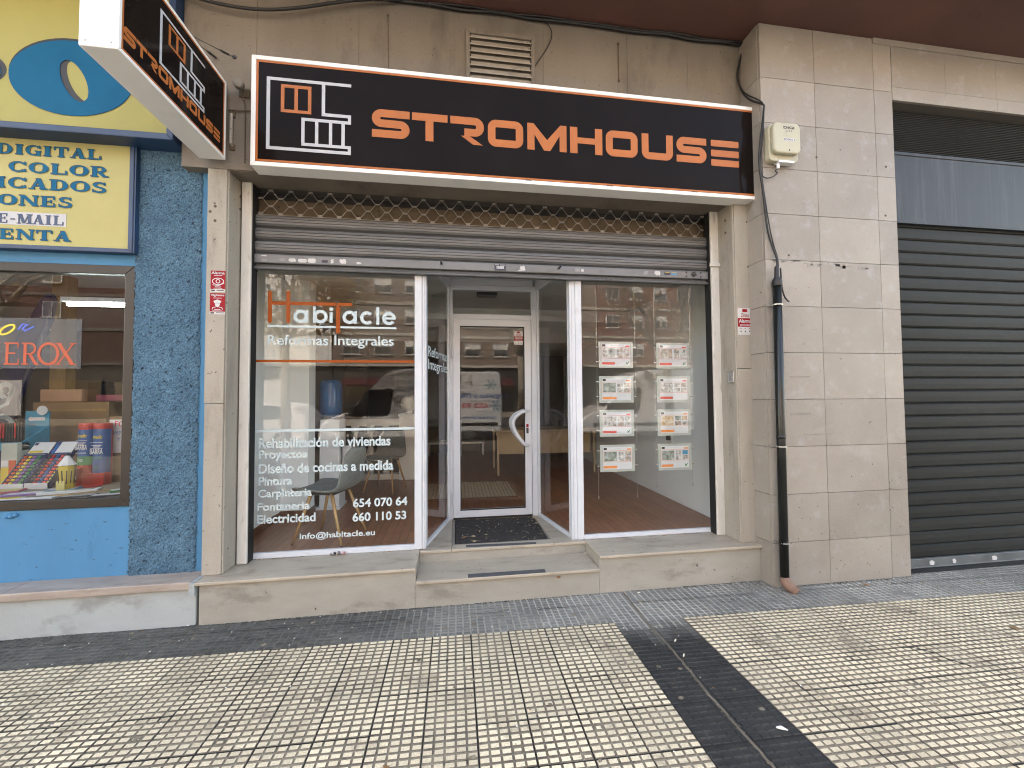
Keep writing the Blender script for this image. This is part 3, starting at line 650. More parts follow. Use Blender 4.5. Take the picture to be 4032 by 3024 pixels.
# ================================================================== SHOP FRONT
def pane(mb, *ps):            # single glass sheet: outer face reflects, slim body behind it
    mb.mi = 0; mb.quad(*ps)
YG = 3.395
def window(name, label, x0, x1, z0, z1):
    t = thing(name, label, 'shop window', ((x0 + x1) / 2, YG, z0)); return t
wl = window('shop_window', 'left shop window with white and orange renovation lettering, grey chair inside', -1.585, -.331, .3, 2.6)
mb = MB(); mb.box(-1.60, -.331, 3.372, 3.402, .2915, .331); mb.box(-1.60, -1.578, 3.372, 3.41, .331, 2.66); mb.box(-1.60, -.331, 3.372, 3.41, 2.60, 2.66)
mb.box(-1.60, -.331, 3.366, 3.372, .2915, .309)
obj('frame', mb, 'white_alu', wl, bevel=.003)
mb = MB().quad((-1.58, YG, .328), (-.32, YG, .328), (-.32, YG, 2.62), (-1.58, YG, 2.62)); obj('pane', mb, 'glass', wl)
mb = MB(); mb.box(-1.583, -1.571, 3.380, 3.3935, .30, 2.6); obj('gasket', mb, 'gasket', wl)
# lettering on the left pane
YT = 3.3925
def line2(mb, pts, r):
    mb.ribbon(pts, r, a=YT, b=YT + .0012)
def cap_line(mb, p, q, wd):
    p, q = Vector(p), Vector(q); d = (q - p).normalized(); a0 = math.degrees(math.atan2(d.y, d.x)); r = wd / 2
    poly = arc(q.x, q.y, r, a0 - 90, a0 + 90, 8) + arc(p.x, p.y, r, a0 + 90, a0 + 270, 8)
    mb.prism(poly, 'y', YT, YT + .0012)
lo = MB()
cap_line(lo, (-1.459, 2.374), (-1.457, 2.144), .030); cap_line(lo, (-1.322, 2.376), (-1.321, 2.146), .030)
mb = lo; mb.box(-1.443, -1.338, YT, YT + .0012, 2.277, 2.305); mb.box(-1.306, -.957, YT, YT + .0012, 2.278, 2.305)
cap_line(lo, (-.941, 2.2915), (-.843, 2.2925), .027); cap_line(lo, (-.942, 2.26), (-.941, 2.068), .033)
obj('logo_letters', lo, 'vinyl_orange', wl)
lw = MB()
def ring(mb, cx, cz, ro, wd, a0=0, a1=360, sx=1):
    pts = [(cx + sx * (ro - wd / 2) * math.cos(math.radians(a0 + (a1 - a0) * i / 28)), cz + (ro - wd / 2) * math.sin(math.radians(a0 + (a1 - a0) * i / 28))) for i in range(29 if abs(a1 - a0) < 360 else 28)]
    mb.ribbon(pts, wd, closed=abs(a1 - a0) >= 360, a=YT, b=YT + .0012)
WD = .026
ring(lw, -1.227, 2.187, .055, WD); lw.box(-1.190, -1.1705, YT - .0004, YT + .0008, 2.134, 2.241)
ring(lw, -1.077, 2.189, .055, WD); lw.box(-1.1335, -1.114, YT - .0004, YT + .0008, 2.136, 2.271)
lw.box(-1.0075, -.983, YT, YT + .0012, 2.138, 2.226); ring(lw, -.995, 2.251, .0145, .0144)
ring(lw, -.852, 2.187, .055, WD); lw.box(-.815, -.7955, YT - .0004, YT + .0008, 2.134, 2.241)
ring(lw, -.715, 2.185, .055, WD, 42, 318)
lw.box(-.6415, -.618, YT, YT + .0012, 2.131, 2.277)
ring(lw, -.540, 2.184, .055, WD, 0, 322); lw.box(-.582, -.486, YT - .0004, YT + .0008, 2.175, 2.193)
cap_line(lw, (-1.467, 2.1045), (-.965, 2.1045), .0165); cap_line(lw, (-.917, 2.1045), (-.488, 2.1040), .0165)
obj('logo_letters', lw, 'vinyl_white', wl)
def line(par, m, *a, **k): obj('lettering', text(MB(), *a, **k), m, par)
line(wl, 'vinyl_white', 'Reformas', (-1.472, YT, 1.955), .457, .081, bold=.012); line(wl, 'vinyl_white', 'Integrales', (-.968, YT, 1.932), .466, .106, bold=.012)
obj('stripe', B(-1.577, -.333, YT, YT + .001, 1.8165, 1.8365), 'vinyl_orange', wl)
obj('stripe', B(-1.577, -.333, YT, YT + .001, 1.264, 1.284), 'vinyl_white', wl)
b_ = .028
line(wl, 'vinyl_white', 'Rehabilitación de viviendas', (-1.527, YT, 1.137), 1.001, .081, bold=b_)
line(wl, 'vinyl_white', 'Proyectos', (-1.526, YT, 1.036), .356, .085, bold=b_)
line(wl, 'vinyl_white', 'Diseño de cocinas a medida', (-1.525, YT, .9385), 1.022, .080, bold=b_)
line(wl, 'vinyl_white', 'Pintura', (-1.524, YT, .847), .247, .068, bold=b_)
line(wl, 'vinyl_white', 'Carpinteria', (-1.526, YT, .735), .395, .082, bold=b_)
line(wl, 'vinyl_white', 'Fontaneria', (-1.531, YT, .650), .385, .064, bold=b_)
line(wl, 'vinyl_white', 'Electricidad', (-1.530, YT, .551), .429, .070, bold=b_)
line(wl, 'vinyl_white', '654 070 64', (-.818, YT, .645), .427, .072, bold=b_); line(wl, 'vinyl_white', '660 110 53', (-.820, YT, .533), .421, .071, bold=b_)
line(wl, 'vinyl_white', 'info@habitacle.eu', (-1.219, YT, .404), .573, .062, bold=.02)

wr = window('shop_window', 'right shop window hung with two columns of property cards', 1.1, 2.335, .3, 2.6)
mb = MB(); mb.box(1.104, 2.335, 3.372, 3.402, .2915, .326); mb.box(2.322, 2.345, 3.372, 3.41, .326, 2.66); mb.box(1.104, 2.335, 3.372, 3.41, 2.60, 2.66); mb.box(1.104, 2.335, 3.366, 3.372, .2915, .305)
obj('frame', mb, 'white_alu', wr, bevel=.003)
obj('pane', MB().quad((1.095, YG, .324), (2.328, YG, .324), (2.328, YG, 2.62), (1.095, YG, 2.62)), 'glass', wr)
obj('gasket', B(2.312, 2.322, 3.380, 3.3935, .30, 2.6), 'gasket', wr)

# corner posts of the entrance recess
def post(x0, xm, x1, label, left):
    t = thing('corner_post', label, 'post', ((x0 + x1) / 2, 3.38, .29))
    mb = MB(); a, b = (x0, xm) if left else (xm, x1)
    mb.box(a, b - .001, 3.366, 3.42, .2915, 2.66); mb.box(a + .009, a + .0105, 3.3645, 3.37, .2915, 2.66) if False else None
    obj('front_profile', mb, 'white_alu', t, bevel=.004)
    c, d = (xm, x1) if left else (x0, xm)
    mb = MB(); mb.box(c + .001, d, 3.370, 3.425, .2915, 2.66); obj('side_profile', mb, 'white_alu', t, bevel=.006)
    mb = MB(); k = (c + d) / 2 + (.006 if left else -.006)
    mb.box(k - .001, k + .001, 3.3685, 3.371, .2925, 2.66); obj('groove', mb, 'label_grey', t)
    return t
post(-.331, -.271, -.238, 'white aluminium post between left shop window and slanted side pane with small lettering', True)
post(.992, 1.046, 1.104, 'white aluminium post between the right slanted side pane and the right shop window', False)

# slanted side lights
def sidelight(A, Bp, label, lettered):
    A, Bp = Vector((*A, 0)), Vector((*Bp, 0)); U = (Bp - A); Lh = U.length; U.normalize(); Nn = Vector((-U.y, U.x, 0))
    t = thing('side_light', label, 'glass panel', ((A.x + Bp.x) / 2, (A.y + Bp.y) / 2, .29))
    mb = MB(); mb.xf = lambda p: A + U * p.x + Nn * p.y + Vector((0, 0, p.z))
    mb.box(.0, Lh, -.014, .014, .2915, .322); mb.box(.0, Lh, -.02, .02, 2.655, 2.75); mb.box(.0, .014, -.012, .012, .322, 2.655); mb.box(Lh - .026, Lh, -.012, .012, .322, 2.655)
    obj('frame', mb, 'white_alu', t, bevel=.003)
    mb = MB(); mb.xf = lambda p: A + U * p.x + Nn * p.y + Vector((0, 0, p.z)); mb.quad((.01, 0, .318), (Lh - .02, 0, .318), (Lh - .02, 0, 2.66), (.01, 0, 2.66)); obj('pane', mb, 'glass', t)
    if lettered:
        mb = MB(); q = -.003 * (1 if Nn.x < 0 else -1)
        s_ = Nn * (.003 if Nn.x > 0 else -.003)
        line(t, 'vinyl_white', 'Reformas', A + U * .06 + s_ + Vector((0, 0, 1.885)), .60, .092, U=U, bold=.012); line(t, 'vinyl_white', 'Integrales', A + U * .06 + s_ + Vector((0, 0, 1.745)), .60, .115, U=U, bold=.012)
    return t
sidelight((-.246, 3.425), (-.062, 4.12), 'slanted side pane left of the glass door, lettered in white', True)
sidelight((1.003, 3.425), (.862, 4.12), 'slanted side pane right of the glass door, plain and reflecting its handle', False)

# door frame, transom, door leaf
df = thing('door_frame', 'white aluminium door frame with glazed transom above the entrance door', 'door frame', (.4, 4.14, .29))
mb = MB(); mb.box(-.075, -.0225, 4.118, 4.18, .292, 2.69); mb.box(.796, .875, 4.118, 4.18, .292, 2.69); mb.box(-.0225, .796, 4.118, 4.18, 2.640, 2.69); mb.box(-.0225, .796, 4.118, 4.18, 2.336, 2.388)
mb.box(.816, .818, 4.1165, 4.12, .292, 2.64); mb.box(-.046, -.044, 4.1165, 4.12, .292, 2.64)
obj('frame', mb, 'door_alu', df, bevel=.003)
mb = MB(); mb.box(-.055, .815, 4.112, 4.16, 2.692, 2.752); mb.box(-.3, 1.15, 3.36, 4.2, 2.754, 2.78); obj('header_panel', mb, 'door_alu', df)
obj('transom_pane', MB().quad((-.0225, 4.14, 2.385), (.797, 4.14, 2.385), (.797, 4.14, 2.645), (-.0225, 4.14, 2.645)), 'glass', df)
dr = thing('entrance_door', 'white framed glass entrance door with curved white pull handles and alarm sticker', 'door', (.38, 4.13, .3))
mb = MB(); mb.frame(-.0205, .7905, .312, 2.333, .0735, 4.105, 4.15); obj('leaf_frame', mb, 'door_alu', dr, bevel=.002)
mb = MB(); mb.frame(.050, .720, .381, 2.262, .005, 4.1035, 4.13); obj('gasket', mb, 'gasket', dr)
mb = MB()
for sx, sz in ((-.0205, .312), (.7905, .312), (-.0205, 2.333), (.7905, 2.333)):
    ex = .053 if sx < 0 else .717; ez = .3855 if sz < 1 else 2.2595
    mb.ribbon([(sx, sz), (ex, ez)], .0016, a=4.1044, b=4.106)
obj('mitre_joint', mb, 'label_grey', dr)
obj('pane', MB().quad((.05, 4.128, .38), (.72, 4.128, .38), (.72, 4.128, 2.264), (.05, 4.128, 2.264)), 'glass', dr)
def handle(y0, sgn):
    P = [Vector(p) for p in ((.752, y0, 1.385), (.735, y0 - sgn * .035, 1.385), (.70, y0 - sgn * .055, 1.377), (.648, y0 - sgn * .06, 1.352), (.605, y0 - sgn * .06, 1.315), (.586, y0 - sgn * .06, 1.275), (.588, y0 - sgn * .06, 1.225), (.612, y0 - sgn * .06, 1.165), (.650, y0 - sgn * .06, 1.105), (.690, y0 - sgn * .058, 1.055), (.722, y0 - sgn * .05, 1.030), (.742, y0 - sgn * .03, 1.025), (.752, y0, 1.027))]
    Q = []
    for i in range(len(P) - 1):
        a, b, c, d = P[max(i - 1, 0)], P[i], P[i + 1], P[min(i + 2, len(P) - 1)]
        for k in range(4):
            t = k / 4; Q.append(.5 * ((2 * b) + (c - a) * t + (2 * a - 5 * b + 4 * c - d) * t * t + (3 * b - a - 3 * c + d) * t ** 3))
    Q.append(P[-1]); n = len(Q)
    rr = [.013 + .008 * math.sin(PI * k / (n - 1)) for k in range(n)]
    mb = MB(); mb.tube(Q, rr, 12); return mb
obj('handle', handle(4.105, 1), 'door_alu', dr, smooth=True)
obj('handle', handle(4.15, -1), 'door_alu', dr, smooth=True)
mb = MB(); mb.box(.733, .757, 4.102, 4.107, 1.212, 1.245); obj('lock', mb, 'label_red', dr)
mb = MB(); mb.box(.733, .757, 4.102, 4.107, 1.148, 1.205); mb.lathe([(.007, 0), (.007, -.006)], (.745, 4.102, 1.176), 10, 'y'); obj('lock', mb, 'black_plastic', dr)
for z in (2.16, 1.93, 1.19, .44):
    mb = MB(); 
    for k in range(3 if z < 2 else 4): mb.lathe([(.009, 0), (.009, .036)], (-.0225, 4.100, z + .039 * k), 10)
    obj('hinge', mb, 'door_alu', dr)
mb = MB(); mb.box(-.02, .79, 4.11, 4.145, .2925, .311); obj('bottom_seal', mb, 'gasket', dr)
def alarm_big(name, parent, x0, x1, z0, z1, y):       # white sticker with red band
    w_, h_ = x1 - x0, z1 - z0; e = .0012
    o = obj(name, B(x0, x1, y - .0012, y, z0, z1), 'label_white', parent)
    obj('red_band', B(x0, x1, y - .0012 - e, y - .0012, z0 + .30 * h_, z0 + .62 * h_), 'label_red', o)
    mb = MB(); mb.box(x0 + .33 * w_, x0 + .67 * w_, y - .0024, y - .0012, z0 + .85 * h_, z0 + .96 * h_); obj('emblem', mb, 'label_red', o)
    mb = MB(); text(mb, 'Direct', (x0 + .2 * w_, y - .0027, z0 + .66 * h_), .62 * w_, .15 * h_, shear=.4, bold=.005)
    obj('lettering', mb, 'label_red', o)
    line(o, 'paper', 'Alarma', (x0 + .06 * w_, y - .0029, z0 + .45 * h_), .88 * w_, .135 * h_, bold=.03); line(o, 'paper', 'zerovision', (x0 + .14 * w_, y - .0029, z0 + .33 * h_), .72 * w_, .08 * h_, bold=.01)
    mb = MB()
    for k in range(3):
        cx = x0 + w_ * (.2 + .3 * k); mb.box(cx - .04 * w_, cx + .04 * w_, y - .0024, y - .0012, z0 + .22 * h_, z0 + .24 * h_); mb.lathe([(.05 * w_, 0), (.05 * w_, .001)], (cx, y - .0024, z0 + .13 * h_), 8, 'y')
    mb.box(x0 + .1 * w_, x0 + .9 * w_, y - .0024, y - .0012, z0 + .03 * h_, z0 + .035 * h_); obj('pictogram', mb, 'print_dark', o)
    return o
alarm_big('sticker', dr, .613, .708, 2.074, 2.219, 4.127)
tag(alarm_big('alarm_sticker', None, 2.384, 2.517, 2.041, 2.271, 3.069), 'white and red alarm sticker on the right stone jamb', 'sticker')
def alarm_small(x0, x1, z0, z1, y, word, label, icon):
    w_, h_ = x1 - x0, z1 - z0
    o = obj('alarm_sticker', B(x0, x1, y - .0012, y, z0, z1), 'label_red'); tag(o, label, 'sticker')
    obj('footer', B(x0, x1, y - .0026, y - .0013, z0, z0 + .13 * h_), 'label_white', o)
    mb = MB(); mb.box(x0 + .06 * w_, x0 + .3 * w_, y - .0036, y - .0026, z0 + .03 * h_, z0 + .10 * h_); mb.box(x0 + .42 * w_, x0 + .94 * w_, y - .0036, y - .0026, z0 + .055 * h_, z0 + .09 * h_); obj('fine_print', mb, 'print_dark', o)
    line(o, 'paper', word, (x0 + .05 * w_, y - .0026, z0 + .83 * h_), .9 * w_, .13 * h_, bold=.02); mb = MB()
    mb.box(x0 + .22 * w_, x0 + .78 * w_, y - .0026, y - .0013, z0 + .76 * h_, z0 + .78 * h_)
    mb.box(x0 + .3 * w_, x0 + .7 * w_, y - .0026, y - .0013, z0 + .22 * h_, z0 + .25 * h_); mb.box(x0 + .2 * w_, x0 + .8 * w_, y - .0026, y - .0013, z0 + .165 * h_, z0 + .18 * h_)
    obj('fine_print', mb, 'paper', o)
    mb = MB(); cx, cz = (x0 + x1) / 2, z0 + .5 * h_
    if icon == 'eye':
        up = [(cx + w_ * .38 * math.cos(math.radians(a)), cz + h_ * .15 * math.sin(math.radians(a))) for a in range(0, 360, 12)]
        mb.ribbon(up, .05 * w_, closed=True, a=y - .0026, b=y - .0013); mb.ribbon([(cx + .13 * w_ * math.cos(math.radians(a)), cz + .13 * w_ * math.sin(math.radians(a))) for a in range(0, 360, 15)], .05 * w_, closed=True, a=y - .0027, b=y - .0013)
        mb.ribbon([(cx - .36 * w_, cz - .17 * h_), (cx + .05 * w_, cz - .2 * h_), (cx + .42 * w_, cz - .08 * h_)], .04 * w_, a=y - .0026, b=y - .0013)
    else:
        mb.prism([(cx - .2 * w_, cz + .04 * h_), (cx + .2 * w_, cz + .04 * h_), (cx + .26 * w_, cz + .13 * h_), (cx, cz + .2 * h_), (cx - .26 * w_, cz + .13 * h_)], 'y', y - .0026, y - .0013)
        mb.prism([(cx - .17 * w_, cz + .02 * h_), (cx - .12 * w_, cz - .11 * h_), (cx, cz - .17 * h_), (cx + .12 * w_, cz - .11 * h_), (cx + .17 * w_, cz + .02 * h_)], 'y', y - .0026, y - .0013)
        mb.ribbon([(cx - .34 * w_, cz - .28 * h_), (cx - .3 * w_, cz - .18 * h_), (cx - .1 * w_, cz - .15 * h_)], .04 * w_, a=y - .0026, b=y - .0013); mb.ribbon([(cx + .34 * w_, cz - .28 * h_), (cx + .3 * w_, cz - .18 * h_), (cx + .1 * w_, cz - .15 * h_)], .04 * w_, a=y - .0026, b=y - .0013)
    obj('pictogram', mb, 'paper', o)
alarm_small(-1.733, -1.636, 2.296, 2.450, 3.1095, 'Alarma', 'red alarm sticker with an eye symbol on the left stone jamb', 'eye')
alarm_small(-1.736, -1.636, 2.134, 2.287, 3.1095, 'Vigilante', 'red guard sticker with a capped head on the left stone jamb', 'guard')
# key switch on the right jamb return
t = thing('key_switch', 'small metal key switch plate on the right jamb beside the window', 'switch', (2.366, 3.15, 1.69))
mb = MB(); mb.box(2.355, 2.3665, 3.105, 3.175, 1.637, 1.737); obj('plate', mb, 'zinc', t, bevel=.003)
mb = MB(); mb.box(2.352, 2.356, 3.118, 3.162, 1.652, 1.722); mb.lathe([(.009, 0), (.009, .004)], (2.348, 3.14, 1.69), 10, 'x'); obj('key_hole', mb, 'label_grey', t)

# ---- roller shutter, rolled half up
sh = thing('roller_shutter', 'grey steel roller shutter rolled up over the shop windows, its bar spotted with sticker scraps', 'roller shutter', (.39, 3.35, 2.55))
SX0, SX1 = -1.567, 2.338; SY = 3.345
mb = MB()
def slat(z0, z1):
    h = z1 - z0; p = [(SY, z0 + .001)]
    for a, d in ((.10, .012), (.16, .018), (.34, .020), (.37, .015), (.40, .020), (.60, .021), (.63, .016), (.66, .021), (.86, .018), (.93, .010)): p.append((SY - d + .006, z0 + a * h))
    p += [(SY, z1 - .002), (SY + .008, z1 - .002), (SY + .008, z0 + .001)]; mb.prism(p, 'x', SX0, SX1)
zz = [2.664, 2.771, 2.876, 2.978]
for a, b, v_ in zip(zz, zz[1:], (.62, .35, .5)): mb.rv = v_; slat(a + .018, b)
obj('slat_curtain', mb, 'steel', sh)
mb = MB()
for a in zz[:-1]: mb.box(SX0, SX1, SY + .002, SY + .012, a - .004, a + .02)
obj('slat_hinge', mb, 'dark_slot', sh)
mb = MB(); mb.prism([(3.327, 2.590), (3.322, 2.594), (3.322, 2.655), (3.328, 2.662), (3.36, 2.662), (3.36, 2.590)], 'x', SX0, SX1); obj('bottom_bar', mb, 'steel_bar', sh, bevel=.002)
mb = MB(); mb.prism([(3.345, 2.566), (3.350, 2.588), (3.37, 2.588), (3.37, 2.566)], 'x', SX0, SX1); mb.prism([(3.326, 2.542), (3.322, 2.548), (3.322, 2.556), (3.330, 2.566), (3.365, 2.566), (3.365, 2.542)], 'x', SX0 + .004, SX1 + .05 - .05)
mb.tube([(2.28, 3.318, 2.549), (2.405, 3.318, 2.549)], .008, 8)
obj('foot_rail', mb, 'steel', sh)
mb = MB()
def hexlink(cx, cz, wv, hv):
    return [(cx - wv / 2, cz), (cx - wv / 2 + .04, cz)]
k = 0
x = -1.515
while x < 2.33:       # two rows of bent wire links between the clamps
    A = [(x - .015, 2.990), (x + .015, 2.990)]
    for (dx0, z0, dx1, z1) in ((.015, 2.995, .060, 3.047), (-.015, 2.995, -.060, 3.047), (.060, 3.053, .015, 3.108), (-.060, 3.053, -.015, 3.108)):
        if SX0 < x + dx1 < SX1 and SX0 < x + dx0 < SX1: mb.tube([(x + dx0, SY, z0), (x + dx0 + (dx1 - dx0) * .12, SY, z0 + (z1 - z0) * .06), (x + dx1 - (dx1 - dx0) * .12, SY, z1 - (z1 - z0) * .06), (x + dx1, SY, z1)], .0032, 6)
    for (dx0, z0, dx1, z1) in ((.015, 3.114, .062, 3.17), (-.015, 3.114, -.062, 3.17)):
        if SX0 < x + dx1 < SX1: mb.tube([(x + dx0, SY, z0), (x + dx0 + (dx1 - dx0) * .12, SY, z0 + .004), (x + dx1, SY, z1), (x + dx1 + .012 * (1 if dx1 > 0 else -1), SY, z1 + .003)], .0032, 6)
    mb.box(x - .017, x + .017, SY - .006, SY + .006, 2.975, 2.999); mb.box(x - .016, x + .016, SY - .005, SY + .005, 3.105, 3.118)
    if x + .09 < SX1: mb.box(x + .0575, x + .0905, SY - .005, SY + .005, 3.044, 3.057); mb.box(x + .0575, x + .0905, SY - .005, SY + .005, 3.168, 3.184)
    x += .148
mb.box(SX0, SX1, SY - .003, SY + .003, 2.978, 2.982); mb.box(SX0, SX0 + .006, SY - .004, SY + .004, 2.98, 3.19); mb.box(SX1 - .006, SX1, SY - .004, SY + .004, 2.98, 3.19)
obj('link_grille', mb, 'mesh_wire', sh)
def bolt(mb): obj('bolt', mb, 'black_plastic', sh)
for x0 in (-.11, .89): mb = MB(); mb.tube([(x0, 3.325, 2.636), (x0 + (.0 if x0 < 0 else .012), 3.275, 2.645)], .008, 8); mb.lathe([(.011, 0), (.011, -.006)], (x0, 3.322, 2.636), 8, 'y'); bolt(mb)
bolt(MB().lathe([(.022, 0), (.022, -.012), (.012, -.020)], (2.15, 3.322, 2.630), 14, 'y'))
for x0 in (2.08, 2.22):
    for z0 in (2.608, 2.646): bolt(MB().lathe([(.0085, 0), (.007, -.004)], (x0, 3.322, z0), 8, 'y'))
for x0 in (1.32, 1.36): bolt(MB().lathe([(.008, 0), (.007, -.004)], (x0, 3.322, 2.553), 8, 'y'))
rg = random.Random(2)
def scrap(x0, x1, z0, z1, m, jag=.25):
    n = 14; pts = []
    for k in range(n):
        a = 2 * PI * k / n; f = 1 - rg.random() * jag
        c, s_ = math.cos(a), math.sin(a); e = max(abs(c), abs(s_))
        pts.append(((x0 + x1) / 2 + c / e * f * (x1 - x0) / 2, (z0 + z1) / 2 + s_ / e * f * (z1 - z0) / 2))
    obj('sticker_scrap', MB().prism(pts, 'y', 3.3205, 3.3222), m, sh)
for a in ((-1.50, -1.45, 2.64, 2.652, 'label_white', .4), (-1.495, -1.445, 2.600, 2.622, 'label_grey', .3), (-1.365, -1.315, 2.604, 2.630, 'label_grey', .15), (-1.30, -1.235, 2.602, 2.634, 'label_white', .3), (-1.225, -1.16, 2.602, 2.632, 'label_white', .03),
          (-1.155, -1.09, 2.600, 2.638, 'label_white', .15), (-1.05, -1.0, 2.606, 2.630, 'label_dark', .12), (-.985, -.955, 2.600, 2.640, 'label_white', .6), (-.915, -.86, 2.604, 2.642, 'label_white', .25), (-.79, -.74, 2.604, 2.628, 'label_white', .6),
          (.545, .60, 2.604, 2.65, 'label_white', .6), (.53, .57, 2.598, 2.612, 'label_white', .5), (1.035, 1.085, 2.612, 2.642, 'label_grey', .3), (1.09, 1.115, 2.612, 2.642, 'label_white', .4), (1.66, 1.72, 2.60, 2.655, 'label_grey', .6), (1.77, 1.83, 2.604, 2.65, 'label_white', .4),
          (1.865, 1.925, 2.613, 2.643, 'label_dark', .08), (1.93, 1.99, 2.613, 2.645, 'label_blue', .04)): scrap(*a)
o = obj('sticker_scrap', B(.332, .429, 3.3203, 3.3222, 2.597, 2.652), 'label_dark', sh)
mb = MB(); mb.box(.350, .412, 3.319, 3.3202, 2.613, 2.634); obj('label_panel', mb, 'paper', o)
mb = MB(); text(mb, 'P C L', (.356, 3.3186, 2.617), .05, .013, bold=.03); obj('lettering', mb, 'ink_black', o)
mb = MB(); mb.box(.338, .372, 3.319, 3.3202, 2.642, 2.647); mb.box(.380, .424, 3.319, 3.3202, 2.642, 2.647); obj('fine_print', mb, 'paper', o)
for x0, z0, m in ((1.895, 2.636, 'label_yellow'), (1.96, 2.637, 'label_yellow')): obj('sticker_scrap', B(x0 - .024, x0 + .024, 3.3193, 3.3204, z0 - .003, z0 + .004), m, sh)
mb = MB(); mb.box(-1.575, -1.555, 3.33, 3.40, 2.54, 3.195); obj('side_seal', mb, 'dark_slot', sh)
# board and dark shutter box seen through the links
mb = MB(); mb.box(-1.63, 2.45, 3.40, 3.44, 2.60, 3.125); obj('back_board', mb, 'rust_board', sh)
mb = MB(); mb.box(-1.63, 2.45, 3.46, 3.50, 3.10, 3.24); mb.box(-1.63, 2.45, 3.44, 3.50, 3.100, 3.112); obj('shutter_box', mb, 'dark_slot', sh)
def guide(xa, xb, label):
    t = thing('shutter_guide', label, 'shutter rail', ((xa + xb) / 2, 3.28, .3))
    mb = MB(); mb.box(xa, xb, 3.272, 3.37, .2925, 3.197); obj('rail', mb, 'old_alu', t, bevel=.006, seg=3)
    return t, mb
g1, _ = guide(-1.618, -1.548, 'white painted shutter rail on the left, next to the alarm stickers jamb')
mb = MB(); mb.box(-1.630, -1.6195, 3.300, 3.36, .2925, 3.197); obj('edge_strip', mb, 'old_alu', g1, bevel=.002)
mb = MB(); mb.box(-1.6202, -1.6175, 3.285, 3.30, .2925, 3.197); mb.box(-1.5478, -1.545, 3.29, 3.37, .2925, 3.197); obj('gap', mb, 'gasket', g1)
g2, _ = guide(2.294, 2.372, 'scuffed white shutter rail on the right, with a steel latch near its top')
mb = MB(); mb.box(2.291, 2.2945, 3.29, 3.37, .2925, 3.197); obj('gap', mb, 'gasket', g2)
mb = MB(); mb.box(2.275, 2.378, 3.255, 3.272, 2.688, 2.722); mb.lathe([(.006, 0), (.006, -.005)], (2.362, 3.255, 2.705), 8, 'y'); obj('latch', mb, 'old_alu', g2, bevel=.002)

# ================================================================== SIGNS
SYF = 2.976
def sign_logo(mbw, mbo, T, yf):
    """house emblem; T maps the front sign's (x,z) to a place on the board"""
    def bx(mb, x0, x1, z0, z1): mb.box(x0, x1, yf - .0016, yf, z0, z1)
    for a in ((-1.321, -1.298, 3.295, 3.822), (-1.298, -.747, 3.800, 3.822), (-1.298, -.768, 3.295, 3.318), (-.768, -.747, 3.295, 3.360), (-1.085, -.768, 3.338, 3.360),
              (-.950, -.927, 3.567, 3.800), (-.927, -.768, 3.567, 3.590), (-.768, -.747, 3.521, 3.590), (-1.087, -.768, 3.521, 3.543), (-1.087, -1.065, 3.360, 3.521), (-.994, -.972, 3.360, 3.521), (-.899, -.877, 3.360, 3.521), (-.813, -.790, 3.360, 3.521)): bx(mbw, *a)
    for a in ((-1.226, -1.021, 3.753, 3.776), (-1.226, -1.021, 3.572, 3.594), (-1.226, -1.203, 3.594, 3.753), (-1.044, -1.021, 3.594, 3.753), (-1.135, -1.112, 3.594, 3.753)): bx(mbo, *a)
def sign_word(mb, yf):
    zb, zt, w_ = 3.446, 3.657, .058; zm = (zb + zt) / 2; h2 = w_ / 2; a, b = yf - .0016, yf
    def rib(p, **k): mb.ribbon(p, w_, a=a, b=b, **k)
    r = .047
    def Sx(x0, x1):
        l, rr, t, bo = x0 + h2, x1 - h2, zt - h2, zb + h2
        rib([(x1, t)] + arc(l + r, t - r, r, 90, 180) + arc(l + r, zm + .0 + r, r, 180, 270)[0:] if False else [(x1, t)] + arc(l + .038, t - .0375, .038, 90, 270, 10) + arc(rr - .038, zm - .0385, .038, 90, -90, 10) + [(x0, bo)])
    Sx(-.600, -.330)
    mb.box(-.313, -.051, a, b, zt - w_, zt); mb.box(-.214, -.156, a, b, zb, zt - w_)
    r = .040; rib([(-.030, zt - h2)] + arc(.223 - h2 - r, zt - h2 - r, r, 90, 0) + arc(.223 - h2 - r, zm - .012 + r, r, 0, -90) + [(.075, zm - .012)])
    mb.prism([(.050, zm - .0125 - h2), (.116, zm - .0125 - h2), (.215, zb), (.142, zb)], 'y', a, b)
    def O_(x0, x1):
        l, rr, t, bo = x0 + h2, x1 - h2, zt - h2, zb + h2; q = .034
        rib(arc(rr - q, t - q, q, 0, 90) + arc(l + q, t - q, q, 90, 180) + arc(l + q, bo + q, q, 180, 270) + arc(rr - q, bo + q, q, 270, 360), closed=True)
    O_(.254, .528)
    mb.prism([(.561, zb), (.561, zt), (.610, zt), (.7175, zb + .085), (.825, zt), (.874, zt), (.874, zb), (.818, zb), (.818, zb + .125), (.742, zb), (.693, zb), (.617, zb + .125), (.617, zb)], 'y', a, b)
    mb.box(.903, .963, a, b, zb, zt); mb.box(1.108, 1.168, a, b, zb, zt); mb.box(.963, 1.108, a, b, zm - .024, zm + .024)
    O_(1.198, 1.466)
    l, rr, bo = 1.502 + h2, 1.772 - h2, zb + h2; q = .034
    rib([(l, zt)] + arc(l + q, bo + q, q, 180, 270) + arc(rr - q, bo + q, q, 270, 360) + [(rr, zt)])
    Sx(1.804, 2.070)
    for z0, z1 in ((3.601, 3.655), (3.515, 3.571), (3.435, 3.490)): mb.prism(rrect(2.112, 2.365, z0, z1, .008, 3), 'y', a, b)
ms = thing('fascia_sign', 'long black fascia sign with orange lettering and house emblem in a white frame', 'shop sign', (.56, 3.0, 3.17))
X0, X1, Z0, Z1 = -1.422, 2.553, 3.170, 3.969
